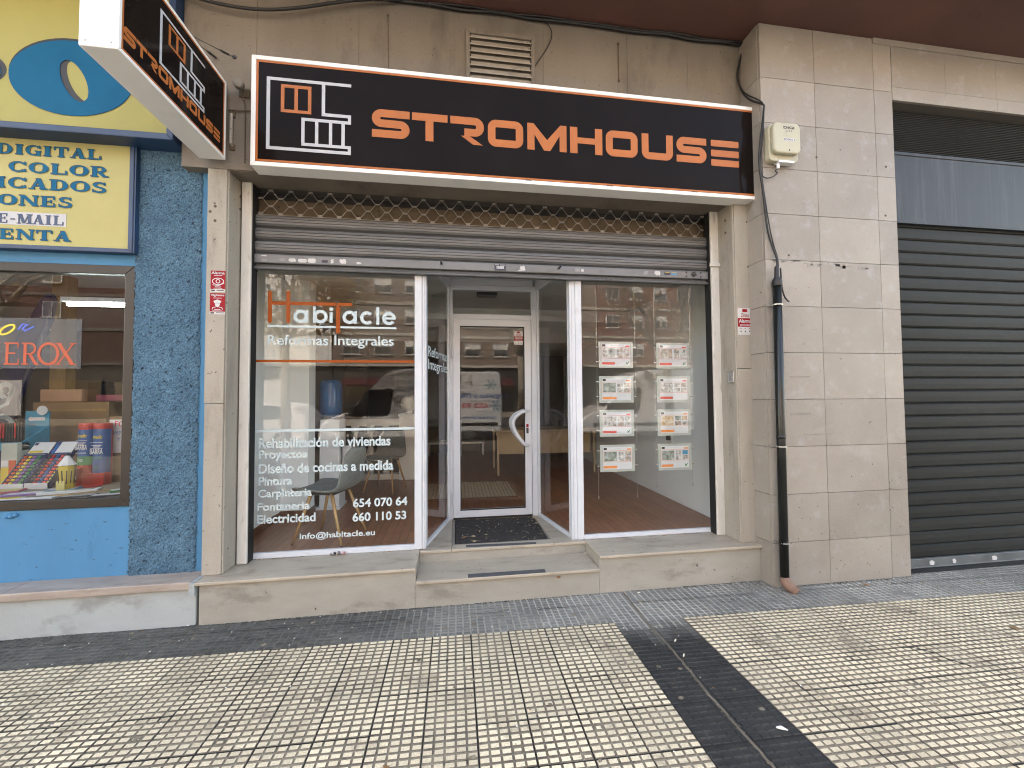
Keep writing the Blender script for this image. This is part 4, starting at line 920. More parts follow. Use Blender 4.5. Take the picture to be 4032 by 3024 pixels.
mb = MB(); mb.frame(X0, X1, Z0, Z1, .031, SYF, 3.105); mb.box(X0 + .031, X1 - .031, 3.0, 3.10, Z0 + .031, Z1 - .031); obj('light_box', mb, 'sign_box', ms, bevel=.004)
mb = MB(); mb.box(X0 + .031, X1 - .031, SYF + .006, SYF + .02, Z0 + .031, Z1 - .031); obj('panel', mb, 'sign_black', ms)
mb = MB(); mb.frame(X0 + .032, X1 - .032, Z0 + .034, Z1 - .032, .0145, SYF + .0035, SYF + .0056); obj('border_line', mb, 'orange', ms)
mw, mo = MB(), MB(); sign_logo(mw, mo, None, SYF + .006); obj('emblem', mw, 'sign_white', ms); obj('emblem', mo, 'orange', ms)
mb = MB(); sign_word(mb, SYF + .006); obj('lettering', mb, 'orange', ms)
for x in (.56, 1.22, 1.95): obj('tear', B(x - .02, x + .03, SYF - .001, SYF + .004, Z0 + .026, Z0 + .034), 'rust_board', ms)
# projecting double sided sign, same artwork scaled down
pj = thing('projecting_sign', 'black and white double sided sign sticking out over the pavement at upper left', 'shop sign', (-1.705, 2.6, 3.235))
PX0, PX1, PY0, PY1, PZ0, PZ1 = -1.79, -1.62, 2.135, 3.055, 3.233, 3.803
mb = MB()
mb.xf = lambda p: Vector((p.y, p.x, p.z))       # frame built in y-z, thickness along x
mb.frame(PY0, PY1, PZ0, PZ1, .022, PX0, PX1); mb.box(PY0 + .022, PY1 - .022, PX0 + .02, PX1 - .02, PZ0 + .022, PZ1 - .022)
obj('light_box', mb, 'sign_box', pj, bevel=.004)
def yz(p): return p
for sgn, xf in ((1, PX1), (-1, PX0)):
    pm = MB(); pm.box(xf - (.012 if sgn > 0 else -.004), xf - (.004 if sgn > 0 else -.012), PY0 + .022, PY1 - .022, PZ0 + .022, PZ1 - .022); obj('panel', pm, 'sign_black', pj)
    pm = MB(); pm.xf = (lambda s_, xx: (lambda p: Vector((xx + s_ * -p.y, p.x, p.z))))(sgn, xf); pm.frame(PY0 + .022, PY1 - .022, PZ0 + .022, PZ1 - .022, .010, .0015, .0036); obj('border_line', pm, 'orange', pj)
    def place(kind, s_=sgn, xx=xf):
        m_ = MB()
        if kind == 'word': sc_x, sc_z, ox, oz = .815 / 2.965, .072 / .211, -.600, 3.446
        else: sc_x, sc_z, ox, oz = .40 / .574, .315 / .527, -1.321, 3.295
        def f(p):
            u = (p.x - ox) * sc_x; v = (p.z - oz) * sc_z; d = SYF + .006 - p.y
            base = (.035, .085) if kind == 'word' else (.275, .165)
            yy = (PY0 + base[0] + u) if s_ > 0 else (PY1 - base[0] - u)
            return Vector((xx - s_ * .004 + s_ * (d + .0004), yy, PZ0 + base[1] + v))
        m_.xf = f; return m_
    if sgn > 0:
        a_, b_2 = place('logo'), place('logo'); sign_logo(a_, b_2, None, SYF + .006); obj('emblem', a_, 'sign_white', pj); obj('emblem', b_2, 'orange', pj)
        c_ = place('word'); sign_word(c_, SYF + .006); obj('lettering', c_, 'orange', pj)
    else:
        a_, b_2 = place('logo'), place('logo'); sign_logo(a_, b_2, None, SYF + .006); obj('emblem', a_, 'sign_white', pj); obj('emblem', b_2, 'orange', pj)
        c_ = place('word'); sign_word(c_, SYF + .006); obj('lettering', c_, 'orange', pj)
for x in (-1.76, -1.65): obj('screw', MB().lathe([(.006, 0), (.005, -.004)], (x, PY0, PZ0 + .03), 8, 'y'), 'zinc', pj)
for z in (3.30, 3.70): obj('bracket', B(-1.73, -1.68, 3.05, 3.12, z, z + .04), 'zinc', pj)
for p0, p1 in (((-1.60, 3.112, 4.04), (-1.70, 2.62, 3.80)), ((-1.72, 3.19, 4.05), (-1.75, 2.50, 3.80))):
    p0, p1 = Vector(p0), Vector(p1); mb = MB(); mb.tube([p0, p1], .0025, 6); d = p1 - p0
    mb.tube([p0 + d * .12, p0 + d * .26], .008, 8); mb.lathe([(.014, -.01), (.014, .01)], p0, 8, 'y')
    obj('stay_wire', mb, 'black_plastic', pj)
# yellow signs of the blue shop
by = thing('yellow_sign', 'large yellow sign with a blue letter O at the top left', 'shop sign', (-3.0, 3.1, 3.4))
mb = MB(); mb.frame(-5.2, -1.945, 3.338, 4.60, .046, 3.03, 3.20); obj('frame', mb, 'frame_blue', by, bevel=.006)
mb = MB(); mb.box(-5.16, -1.985, 3.052, 3.12, 3.38, 4.56); obj('panel', mb, 'sign_yellow', by)
def oval(cx, cz, rx, rz, ix, iz, icx, icz, tilt, n=44):
    o_ = [(cx + rx * math.cos(2 * PI * k / n), cz + rz * math.sin(2 * PI * k / n)) for k in range(n)]
    ct, st = math.cos(tilt), math.sin(tilt)
    i_ = [(icx + ix * math.cos(2 * PI * k / n) * ct - iz * math.sin(2 * PI * k / n) * st, icz + ix * math.cos(2 * PI * k / n) * st + iz * math.sin(2 * PI * k / n) * ct) for k in range(n)]
    return o_, i_
def oval_ring(mb, o_, i_, y0, y1):
    n = len(o_); ks = [min(range(n), key=lambda q: (math.atan2(i_[q][1] - o_[0][1], 1) * 0 + abs(((math.atan2(i_[q][1] - sum(p[1] for p in i_) / n, i_[q][0] - sum(p[0] for p in i_) / n) - 2 * PI * k / n + PI) % (2 * PI)) - PI))) for k in range(n)]
    for y in (y0, y1):
        A = [mb.V(p[0], y, p[1]) for p in o_]; Bq = [mb.V(i_[q][0], y, i_[q][1]) for q in ks]
        for k in range(n): mb.F((A[k], A[(k + 1) % n], Bq[(k + 1) % n], Bq[k]))
o_, i_ = oval(-2.585, 3.726, .372, .262, .070, .152, -2.572, 3.708, .40)
mb = MB(); oval_ring(mb, o_, i_, 3.0475, 3.0475 + .003); obj('letter', mb, 'sign_blue', by, norm=False)
o_, i_ = oval(-2.588, 3.744, .372, .262, .066, .152, -2.535, 3.712, .40)
mb = MB(); oval_ring(mb, o_, i_, 3.0505, 3.0515); obj('letter_shadow', mb, 'ink_black', by, norm=False)
o_, i_ = oval(-3.30, 3.726, .30, .150, .10, .07, -3.30, 3.70, .3)
mb = MB(); oval_ring(mb, o_, i_, 3.0475, 3.0495); obj('letter', mb, 'sign_blue', by, norm=False)
o_, i_ = oval(-3.285, 3.742, .315, .150, .10, .07, -3.28, 3.72, .3)
mb = MB(); oval_ring(mb, o_, i_, 3.0505, 3.0515); obj('letter_shadow', mb, 'ink_black', by, norm=False)
sy_ = thing('yellow_sign', 'smaller pale yellow sign listing printing services in blue serif capitals', 'shop sign', (-3.0, 3.18, 2.55))
mb = MB(); mb.frame(-5.0, -2.2619, 2.5655, 3.3673, .030, 3.140, 3.20); obj('frame', mb, 'frame_blue', sy_, bevel=.004)
mb = MB(); mb.box(-2.2619, -2.2619 + .010, 3.146, 3.20, 2.5655, 3.3673); obj('side_cover', mb, 'frame_blue', sy_)
mb = MB(); mb.box(-4.98, -2.2812, 3.151, 3.19, 2.5920, 3.3439); obj('panel', mb, 'sign_yellow_pale', sy_)
# broad serif capitals drawn as strokes: (glyph -> shapes in a unit box)
def serif(mb, ch, x, z, w_, h, y):
    st, th, sf = .27 * w_, .13 * h, .10 * w_; k = [0]
    def R(x0, x1, z0, z1):
        k[0] += 1; e = .00012 * k[0]; mb.box(x + x0 * w_, x + x1 * w_, y - .0016 - e, y, z + z0 * h, z + z1 * h)
    def stem(c, z0=0, z1=1, s=.25): R(c - s / 2, c + s / 2, z0, z1); R(c - s / 2 - .10, c + s / 2 + .10, z0, z0 + .09) if z0 == 0 else None; R(c - s / 2 - .10, c + s / 2 + .10, z1 - .09, z1) if z1 == 1 else None
    def Rib(p, wd):
        k[0] += 1; e = .00012 * k[0]; mb.ribbon([(x + a * w_, z + b * h) for a, b in p], wd * h, a=y - .0016 - e, b=y)
    def el(cx, cz, rx, rz, a0, a1, thick, thin):       # stroke with stress
        n = 26; L, Q = [], []
        k[0] += 1; e = .00012 * k[0]
        pts = []
        for i in range(n + 1):
            a = math.radians(a0 + (a1 - a0) * i / n); wd = thin + (thick - thin) * abs(math.cos(a)) ** 1.3
            pts.append(((x + (cx + rx * math.cos(a)) * w_, z + (cz + rz * math.sin(a)) * h), (x + (cx + (rx - wd) * math.cos(a)) * w_, z + (cz + (rz - min(wd, thin * 1.2)) * math.sin(a)) * h)))
        for yy in (y - .0016 - e,):
            A = [mb.V(p[0][0], yy, p[0][1]) for p in pts]; Bq = [mb.V(p[1][0], yy, p[1][1]) for p in pts]
            for i in range(n): mb.F((A[i], A[i + 1], Bq[i + 1], Bq[i]))
    def diag(x0, z0, x1, z1, wd):
        k[0] += 1; e = .00012 * k[0]
        mb.prism([(x + (x0 - wd / 2) * w_, z + z0 * h), (x + (x0 + wd / 2) * w_, z + z0 * h), (x + (x1 + wd / 2) * w_, z + z1 * h), (x + (x1 - wd / 2) * w_, z + z1 * h)], 'y', y - .0016 - e, y)
    if ch == 'I': stem(.5, s=.5); R(.1, .9, 0, .09); R(.1, .9, .91, 1)
    elif ch == 'D': stem(.24); R(.1, .5, .9, 1); R(.1, .5, 0, .1); el(.45, .5, .52, .5, -90, 90, .27, .11)
    elif ch in 'OQ': el(.5, .5, .5, .5, 0, 360, .27, .11)
    elif ch == 'C': el(.52, .5, .52, .5, 38, 322, .27, .11); R(.86, .94, .68, .98); R(.86, .94, .06, .30)
    elif ch == 'G': el(.52, .5, .52, .5, 38, 330, .27, .11); R(.86, .94, .68, .98); R(.70, .95, .0, .44); R(.60, 1.02, .38, .46)
    elif ch == 'T': stem(.5, 0, .95); R(.02, .98, .90, 1); R(.02, .10, .68, 1); R(.90, .98, .68, 1)
    elif ch == 'A': diag(.16, 0, .52, 1, .12); diag(.80, 0, .50, 1, .28); R(.25, .66, .28, .37); R(-.02, .34, 0, .08); R(.60, 1.04, 0, .08)
    elif ch == 'L': stem(.27); R(.1, .95, 0, .10); R(.86, .95, 0, .36)
    elif ch == 'E': stem(.26); R(.1, .9, .90, 1); R(.1, .92, 0, .10); R(.3, .72, .46, .55); R(.82, .9, .68, 1); R(.84, .92, 0, .32); R(.65, .72, .36, .66)
    elif ch == 'R': stem(.24); R(.2, .55, .9, 1); R(.2, .55, .43, .52); el(.52, .715, .38, .285, -90, 90, .24, .10); diag(.86, 0, .50, .47, .27); R(.74, 1.06, 0, .08)
    elif ch == 'N': stem(.16, s=.12); diag(.84, 0, .18, 1, .26); stem(.86, 0, 1, s=.12)
    elif ch == 'S': el(.5, .735, .42, .265, 35, 270, .24, .12); el(.5, .265, .46, .275, -145, 90, .24, .12); R(.80, .88, .70, .98); R(.06, .14, .04, .32)
    elif ch == 'V': diag(.50, 0, .2, 1, .27); diag(.54, 0, .86, 1, .11)
    elif ch == 'M': stem(.12, s=.09); diag(.48, .05, .2, 1, .24); diag(.50, .05, .82, 1, .10); stem(.87, s=.22)
    elif ch == '-': R(.15, .85, .38, .50)
def serif_line(mb, s, x1, z, h, y, cw):       # right aligned
    wid = {'I': .62, '-': .6, 'M': 1.25, 'N': 1.1, 'O': 1.08, 'D': 1.08, 'E': .92, 'S': .86}
    tot = sum(wid.get(c, 1) * cw for c in s) + .1 * cw * (len(s) - 1); x = x1 - tot
    for c in s: serif(mb, c, x, z, wid.get(c, 1) * cw, h, y); x += wid.get(c, 1) * cw + .1 * cw
for s_, x1, z0, h, cw in (('DIGITAL', -2.4692, 3.2230, 0.0711, 0.0925), ('COLOR', -2.4296, 3.1000, 0.0742, 0.1080), ('IFICADOS', -2.4326, 2.9862, 0.0752, 0.1100), ('IONES', -2.6399, 2.8673, 0.0732, 0.1050), ('RENTA', -2.6490, 2.6295, 0.0711, 0.0985)):
    for mm, dx, dz, yy in (('ink_black', -.006, .005, 3.1505), ('sign_blue', 0, 0, 3.1480)):
        mb = MB(); serif_line(mb, s_, x1 + dx, z0 + dz, h, yy, cw); obj('lettering' if mm == 'sign_blue' else 'letter_shadow', mb, mm, sy_, norm=False)
obj('paper_strip', B(-3.6, -2.6805, 3.1495, 3.151, 2.7332, 2.8236), 'sign_white', sy_)
mb = MB(); serif_line(mb, 'E-MAIL', -2.6927, 2.7423, .067, 3.149, .067); obj('lettering', mb, 'frame_blue', sy_, norm=False)

# ================================================================== WALL FITTINGS
vt = thing('louvre_vent', 'dusty beige louvre vent on the fascia above the black sign', 'vent', (.36, 3.1, 4.1))
mb = MB(); mb.frame(.093, .648, 3.90, 4.447, .030, 3.078, 3.125); obj('frame', mb, 'fascia', vt, bevel=.003)
mb = MB(); z = 3.93
while z < 4.41:
    mb.prism([(3.082, z), (3.080, z + .006), (3.108, z + .058), (3.112, z + .052)], 'x', .123, .618); z += .0565
obj('louvre', mb, 'pilaster', vt)
obj('back_plate', B(.10, .64, 3.112, 3.122, 3.91, 4.44), 'dark_slot', vt)
for x in (.127, .614):
    for k in range(4, 9): obj('louvre_clip', B(x - .006, x + .006, 3.083, 3.10, 3.945 + k * .0565, 3.965 + k * .0565), 'dark_slot', vt)
jb = thing('junction_box', 'cream plastic telecom junction box with a number label on the stone pillar', 'junction box', (2.65, 2.85, 3.5))
mb = MB(); mb.prism(rrect(2.522, 2.786, 3.425, 3.728, .035), 'y', 2.835, 2.888); obj('base', mb, 'box_plastic', jb, bevel=.005)
mb = MB(); mb.prism(rrect(2.532, 2.776, 3.470, 3.722, .045), 'y', 2.795, 2.838); obj('cover', mb, 'box_plastic', jb, bevel=.014, seg=4)
line(jb, 'ink_black', 'DIGI', (2.620, 2.7945, 3.668), .098, .022, bold=.04); line(jb, 'ink_black', '2 3 3', (2.645, 2.7945, 3.644), .052, .014, bold=.01)
obj('lock', MB().lathe([(.006, 0), (.006, -.002)], (2.668, 2.795, 3.495), 10, 'y'), 'ink_black', jb)
mb = MB(); mb.box(2.618, 2.722, 2.7935, 2.795, 3.568, 3.593); o = obj('number_label', mb, 'paper', jb)
mb = MB(); text(mb, '029071', (2.623, 2.793, 3.572), .094, .017, bold=.01); obj('lettering', mb, 'ink_black', o)
mb = MB(); mb.box(2.60, 2.74, 2.825, 2.875, 3.412, 3.428); mb.tube([(2.612, 2.85, 3.43), (2.612, 2.85, 3.37)], .012, 8); obj('cable_gland', mb, 'cooler_white', jb)
def smooth(P, n=4):
    P = [Vector(p) for p in P]; Q = []
    for i in range(len(P) - 1):
        a, b, c, d = P[max(i - 1, 0)], P[i], P[i + 1], P[min(i + 2, len(P) - 1)]
        for k in range(n):
            t = k / n; Q.append(.5 * ((2 * b) + (c - a) * t + (2 * a - 5 * b + 4 * c - d) * t * t + (3 * b - a - 3 * c + d) * t ** 3))
    return Q + [P[-1]]
def cable(P, r, label, name='cable'):
    o = obj(name, MB().tube(smooth(P), r, 7), 'cable', smooth=True); return tag(o, label, 'cable')
cable([(2.525, 3.09, 4.60), (2.485, 3.09, 4.46), (2.455, 3.085, 4.315), (2.47, 3.05, 4.15), (2.474, 2.95, 4.0), (2.508, 2.868, 3.91), (2.518, 2.876, 3.852), (2.470, 2.872, 3.554), (2.462, 2.872, 3.392), (2.487, 2.872, 3.189), (2.518, 2.876, 2.902), (2.552, 2.872, 2.753), (2.585, 2.862, 2.633), (2.575, 2.85, 2.54)], .0075, 'thick black cable running down the pillar corner into the drainpipe top')
cable([(2.515, 3.085, 4.59), (2.462, 3.08, 4.30), (2.47, 3.02, 4.12), (2.495, 2.868, 3.93), (2.512, 2.868, 3.836), (2.494, 2.868, 3.618), (2.468, 2.868, 3.42), (2.482, 2.868, 3.265), (2.532, 2.868, 2.903), (2.568, 2.868, 2.74), (2.592, 2.862, 2.64), (2.588, 2.85, 2.55)], .005, 'thin black cable twisting beside the thick one along the pillar corner')
cable([(2.612, 2.85, 3.38), (2.600, 2.865, 3.36), (2.620, 2.868, 3.345), (2.583, 2.868, 3.315), (2.530, 2.868, 3.296), (2.487, 2.868, 3.31), (2.474, 2.868, 3.36)], .0042, 'short looped cable hanging from the cream junction box')
cable([(.60, 3.09, 4.615), (.721, 3.09, 4.605), (.782, 3.095, 4.551), (.794, 3.10, 4.483), (.75, 3.10, 4.377), (.657, 3.095, 4.227), (.613, 3.088, 4.146)], .0038, 'thin black cable curving from the soffit down to the louvre vent')
cable([(-2.4, 3.06, 4.60), (-1.9, 3.05, 4.42), (-1.615, 3.05, 4.372), (-1.368, 3.05, 4.375), (-1.116, 3.05, 4.426), (-.725, 3.05, 4.536), (-.4, 3.07, 4.60)], .011, 'black cable sagging under the soffit above the projecting sign')
P = [(-.5 + .1 * k, 3.085 + .004 * math.sin(k * 1.3), 4.606 + .005 * math.sin(k * .9)) for k in range(31)]
cable(P, .013, 'thick black cable clipped along the top of the fascia under the soffit')
P = [(-.2 + .1 * k, 3.07 + .004 * math.sin(k * 1.1 + 1), 4.612 + .004 * math.sin(k * .7)) for k in range(28)]
cable(P, .007, 'thin black cable lying along the thick one under the soffit')
cable([(2.600, 2.845, 2.55), (2.606, 2.848, 2.50), (2.610, 2.85, 2.415), (2.632, 2.85, 2.326), (2.672, 2.86, 2.29), (2.685, 2.862, 2.287)], .006, 'cut cable end dangling beside the top of the drainpipe')
dp = thing('drainpipe', 'dark green metal conduit pipe on the stone pillar with a rusty foot', 'pipe', (2.562, 2.845, 0))
mb = MB(); mb.tube([(2.556, 2.845, .05), (2.560, 2.845, 1.2), (2.565, 2.845, 2.42)], .0315, 20); obj('pipe', mb, 'conduit', dp, smooth=True)
mb = MB(); mb.lathe([(.036, 0), (.037, .004), (.037, .045), (.032, .055), (.018, .075), (.015, .155), (.010, .165)], (2.566, 2.845, 2.40), 20); obj('cap', mb, 'cable', dp, smooth=True)
mb = MB(); mb.lathe([(.0325, 0), (.0325, .03)], (2.559, 2.845, 1.18), 20); obj('coupling', mb, 'cable', dp, smooth=True)
for z in (2.25, 1.118, .364):
    mb = MB()
    mb.lathe([(.0325, -.006), (.0345, -.005), (.0345, .005), (.0325, .006)], (2.561, 2.845, z), 20); mb.box(2.50, 2.54, 2.876, 2.887, z - .007, z + .007)
    for k in range(7):
        a = PI + .35 + k * .42; mb.lathe([(.006, 0), (.006, .003)], (2.561 + .0345 * math.cos(a), 2.845 + .0345 * math.sin(a) - .002, z), 8, 'y')
    obj('clamp', mb, 'zinc', dp)
mb = MB(); mb.tube([(2.556, 2.845, .10), (2.557, 2.84, .07), (2.570, 2.815, .035), (2.595, 2.775, .006)], [.034, .040, .040, .034], 14); obj('foot', mb, 'boot', dp, smooth=True)
hk = thing('wall_spotlight', 'small round old spotlight bracket on the fascia left of the long sign', 'wall lamp', (-1.52, 3.08, 3.75))
mb = MB(); mb.lathe([(.020, 0), (.034, -.02), (.036, -.05), (.030, -.056)], (-1.532, 3.075, 3.79), 16, 'y'); obj('lamp_head', mb, 'fascia', hk, smooth=True)
mb = MB(); mb.tube(smooth([(-1.515, 3.07, 3.765), (-1.505, 3.06, 3.725), (-1.525, 3.07, 3.70), (-1.519, 3.1, 3.66), (-1.518, 3.106, 3.25)]), .0035, 6); mb.box(-1.56, -1.49, 3.098, 3.11, 3.74, 3.80); obj('bracket', mb, 'rust_board', hk)
hk = thing('grab_bar', 'narrow vertical metal handle bar on the fascia beside the projecting sign', 'grab bar', (-1.60, 3.09, 3.47))
mb = MB(); mb.tube([(-1.602, 3.108, 3.60), (-1.602, 3.085, 3.595), (-1.604, 3.085, 3.375), (-1.604, 3.108, 3.37)], .011, 8); obj('bar', mb, 'pilaster', hk)
mb = MB(); mb.box(-1.622, -1.585, 3.100, 3.11, 3.585, 3.63); mb.box(-1.622, -1.585, 3.100, 3.11, 3.34, 3.38); mb.tube([(-1.63, 3.1, 3.632), (-1.45, 3.1, 3.641)], .005, 6); obj('plate', mb, 'rust_board', hk)
mb = MB(); mb.tube([(1.37, 3.107, 4.50), (1.372, 3.107, 4.18)], .004, 6); mb.lathe([(.010, -.01), (.010, .004)], (1.37, 3.11, 4.50), 8, 'y'); mb.lathe([(.010, -.01), (.010, .004)], (1.372, 3.11, 4.18), 8, 'y')
tag(obj('steel_rod', mb, 'rust_board'), 'thin rusty rod fixed upright to the fascia above the long sign', 'rod')
mb = MB(); mb.tube([(-.51, 3.107, 4.52), (-.50, 3.107, 4.0)], .002, 6); mb.lathe([(.008, -.008), (.008, .004)], (-.51, 3.11, 4.50), 8, 'y'); mb.lathe([(.008, -.008), (.008, .004)], (-.50, 3.11, 4.02), 8, 'y')
tag(obj('stain_wire', mb, 'rust_board'), 'fine rusty wire between two nails left of the louvre vent', 'wire')
# ================================================================== INTERIOR OF THE BEIGE SHOP
FL = .29
mb = MB()
mb.quad((-1.79, 3.40, FL), (-.25, 3.43, FL), (-.065, 4.15, FL), (-1.79, 4.15, FL)); mb.quad((1.01, 3.43, FL), (2.56, 3.40, FL), (2.56, 4.15, FL), (.865, 4.15, FL)); mb.quad((-2.6, 4.15, FL), (2.56, 4.15, FL), (2.56, 9.2, FL), (-2.6, 9.2, FL))
struct(obj('interior_floor', mb, 'parquet', norm=False))
rm = thing('shop_room', 'plain white walls and ceiling of the room behind the shop windows', 'room', (.4, 6, FL))
mb = MB(); mb.box(-1.90, -1.79, 3.42, 4.46, FL, 2.8); mb.box(-1.90, -1.525, 4.46, 4.66, FL, 2.8); mb.box(-2.7, -2.6, 4.66, 9.2, FL, 2.8); obj('wall', mb, 'wall_white', rm, bevel=.003)
mb = MB(); mb.box(2.556, 2.66, 3.42, 9.2, FL, 2.8); obj('wall', mb, 'wall_grey', rm)
mb = MB(); mb.box(-2.7, 2.66, 9.2, 9.3, FL, 2.8); mb.box(-2.6, -1.55, 7.4, 7.5, FL, 2.8); obj('wall', mb, 'wall_dark', rm)  # back walls coloured dark so the depth of the room looks dim
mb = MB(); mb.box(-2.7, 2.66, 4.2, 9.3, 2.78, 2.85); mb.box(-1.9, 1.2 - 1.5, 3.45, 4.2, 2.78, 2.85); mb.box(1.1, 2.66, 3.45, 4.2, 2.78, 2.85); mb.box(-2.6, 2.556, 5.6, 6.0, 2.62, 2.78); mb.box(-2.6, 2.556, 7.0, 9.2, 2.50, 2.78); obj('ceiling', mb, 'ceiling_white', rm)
mb = MB(); mb.box(-1.79, -1.778, 3.42, 4.45, FL, .365); mb.box(-1.79, -1.515, 4.448, 4.46, FL, .365); mb.box(-1.525, -1.513, 4.46, 4.66, FL, .365); obj('skirting', mb, 'skirting', rm)
t = thing('ceiling_lamp', 'dark slim emergency lamp on the ceiling seen through the door transom', 'lamp', (.38, 4.72, 2.78))
mb = MB(); mb.box(.26, .50, 4.66, 4.78, 2.735, 2.78); obj('housing', mb, 'black_plastic', t, bevel=.008)
mb = MB(); mb.box(.27, .49, 4.668, 4.772, 2.725, 2.735); obj('diffuser', mb, 'label_grey', t)
mb = MB(); mb.box(2.535, 2.557, 4.44, 4.56, .965, 1.07); o = tag(obj('wall_socket', mb, 'cooler_white', bevel=.006), 'white socket box with a black plug on the right shop wall', 'socket')
mb = MB(); mb.box(2.49, 2.535, 4.44, 4.475, 1.0, 1.055); obj('plug', mb, 'black_plastic', o, bevel=.005)
# chair
def make_chair():
    root = thing('chair', 'grey fabric shell chair on four beech legs behind the left shop window', 'chair', (0, 0, 0))
    prof = [(.235, .430), (.215, .452), (.12, .448), (.0, .436), (-.10, .428), (-.165, .440), (-.205, .475), (-.232, .540), (-.252, .62), (-.272, .71), (-.290, .79), (-.296, .812)]
    hw = [.20, .215, .230, .235, .232, .226, .220, .212, .202, .188, .155, .11]
    mb = MB(); n = 10
    for (x, z), h in zip(prof, hw):
        for i in range(n + 1):
            u = -1 + 2 * i / n; bk = max(0, min(1, (z - .45) / .15)) if x < -.1 else 0
            mb.V(x + .045 * bk * u * u, u * h, z + (1 - bk) * .030 * u ** 4 + (0 if x > -.1 else 0))
    for k in range(len(prof) - 1):
        for i in range(n):
            a = k * (n + 1) + i; mb.F((a, a + 1, a + n + 2, a + n + 1))
    obj('seat_shell', mb, 'chair_fabric', root, smooth=True, solid=.022, sub=1)
    for sx, sy in ((1, 1), (1, -1), (-1, 1), (-1, -1)):
        mb = MB(); mb.tube([(.09 * sx, .125 * sy, .432), (.215 * sx + (-.02 if sx < 0 else 0), .205 * sy, .0)], .0165, 10, r1=.0095); o = obj('leg', mb, 'beech', root, smooth=True)
        mb = MB(); mb.lathe([(.0105, 0), (.0105, .012)], (.215 * sx + (-.02 if sx < 0 else 0), .205 * sy, .0), 8); obj('foot_cap', mb, 'black_plastic', o)
    mb = MB(); mb.box(-.12, .12, -.14, .14, .408, .422); obj('under_frame', mb, 'black_plastic', root)
    return root
ch = make_chair(); ch.location = (-1.105, 3.78, FL); ch.rotation_euler = (0, 0, math.radians(164))
dup(ch, (-.93, 5.55, FL), 'dark grey shell chair standing back against the white balustrade', rz=math.radians(255))
# balustrade
bt = thing('balustrade', 'white classical balustrade with turned balusters and a ball topped newel inside the shop', 'balustrade', (-1.2, 6.36, FL))
mb = MB(); mb.box(-2.55, -.84, 6.30, 6.42, 1.11, 1.21); obj('rail', mb, 'wall_white', bt, bevel=.012)
mb = MB(); mb.box(-2.55, -.84, 6.29, 6.43, FL, .375); obj('base', mb, 'wall_white', bt, bevel=.008)
bp = [(.055, 0), (.055, .05), (.032, .07), (.038, .10), (.062, .20), (.066, .26), (.045, .38), (.028, .47), (.030, .50), (.045, .52), (.030, .54), (.034, .60), (.058, .66), (.058, .735)]
first = None
for x in (-2.41, -2.185, -1.958, -1.732, -1.506, -1.28, -1.054):
    o = obj('baluster', MB().lathe(bp, (x, 6.36, .375), 16), 'wall_white', bt, smooth=True)
mb = MB(); mb.box(-.84, -.585, 6.23, 6.49, FL, 1.25); mb.box(-.855, -.57, 6.215, 6.505, 1.25, 1.285); obj('newel', mb, 'wall_white', bt, bevel=.006)
obj('ball', MB().lathe([(.05, 0), (.06, .02), (.05, .04)] + [(.128 * math.sin(a), .155 - .128 * math.cos(a)) for a in [math.radians(q) for q in range(25, 180, 12)]], (-.71, 6.36, 1.285), 24), 'wall_white', bt, smooth=True)
# desk
dk = thing('desk', 'light wood office desk with a modesty panel behind the glass door', 'desk', (1.46, 6.6, FL))
mb = MB(); mb.box(.645, 2.29, 6.29, 7.05, .968, 1.0); obj('top', mb, 'desk_wood', dk, bevel=.006)
mb = MB(); mb.box(.70, 2.22, 6.40, 6.42, .61, .968); obj('modesty_panel', mb, 'desk_wood', dk)
for x in (.672, 2.255):
    for y in (6.325, 7.01):
        mb = MB(); mb.box(x - .016, x + .016, y - .016, y + .016, FL, .968); mb.box(x - .03, x + .03, y - .03, y + .03, .92, .966); obj('leg', mb, 'desk_wood', dk, bevel=.003)
mb = MB(); mb.box(-.6, .62, 8.6, 9.1, .54, .58); mb.box(.1, .13, 8.65, 9.1, FL, .54); mb.box(-.58, -.55, 8.65, 9.1, FL, .54); mb.box(.58, .61, 8.65, 9.1, FL, .54); mb.box(.10, .13, 8.58, 8.62, FL, 1.05)
tag(obj('low_shelf', mb, 'cooler_white'), 'low white shelf at the dark back of the shop', 'shelf')
rug = thing('rug', 'ribbed tan rug on the parquet just inside the door', 'rug', (.3, 5.4, FL))
mb = MB()
for k in range(26):
    x = -.42 + k * .0455; mb.box(x, x + .038, 4.97, 5.86, FL, FL + .010)
obj('ribs', mb, 'rug', rug, bevel=.003)
mb = MB(); mb.box(-.46, .775, 4.93, 4.97, FL, FL + .008); mb.box(-.46, .775, 5.86, 5.90, FL, FL + .008); mb.box(-.43, .77, 4.96, 5.87, FL, FL + .003); obj('border', mb, 'skirting', rug)
cl = thing('water_cooler', 'white cooler cabinet with a blue bottle half hidden by the wall pier', 'water cooler', (-1.36, 4.84, FL))
mb = MB(); mb.box(-1.50, -1.285, 4.72, 4.98, FL, 1.29); obj('cabinet', mb, 'cooler_white', cl, bevel=.012)
mb = MB(); mb.box(-1.53, -1.275, 4.70, 5.0, FL, .325); obj('plinth', mb, 'cooler_white', cl, bevel=.005)
mb = MB(); mb.lathe([(.06, 0), (.115, .05), (.122, .08), (.122, .40), (.10, .44), (.05, .455)], (-1.42, 4.85, 1.29), 22); obj('bottle', mb, 'bottle_blue', cl, smooth=True)
mb = MB(); mb.lathe([(.055, 0), (.055, .25), (.06, .255), (.06, .27)], (-1.22, 4.80, .72), 18); mb.box(-1.29, -1.16, 4.74, 4.86, .70, .72); obj('cup_holder', mb, 'cooler_white', cl, smooth=False)
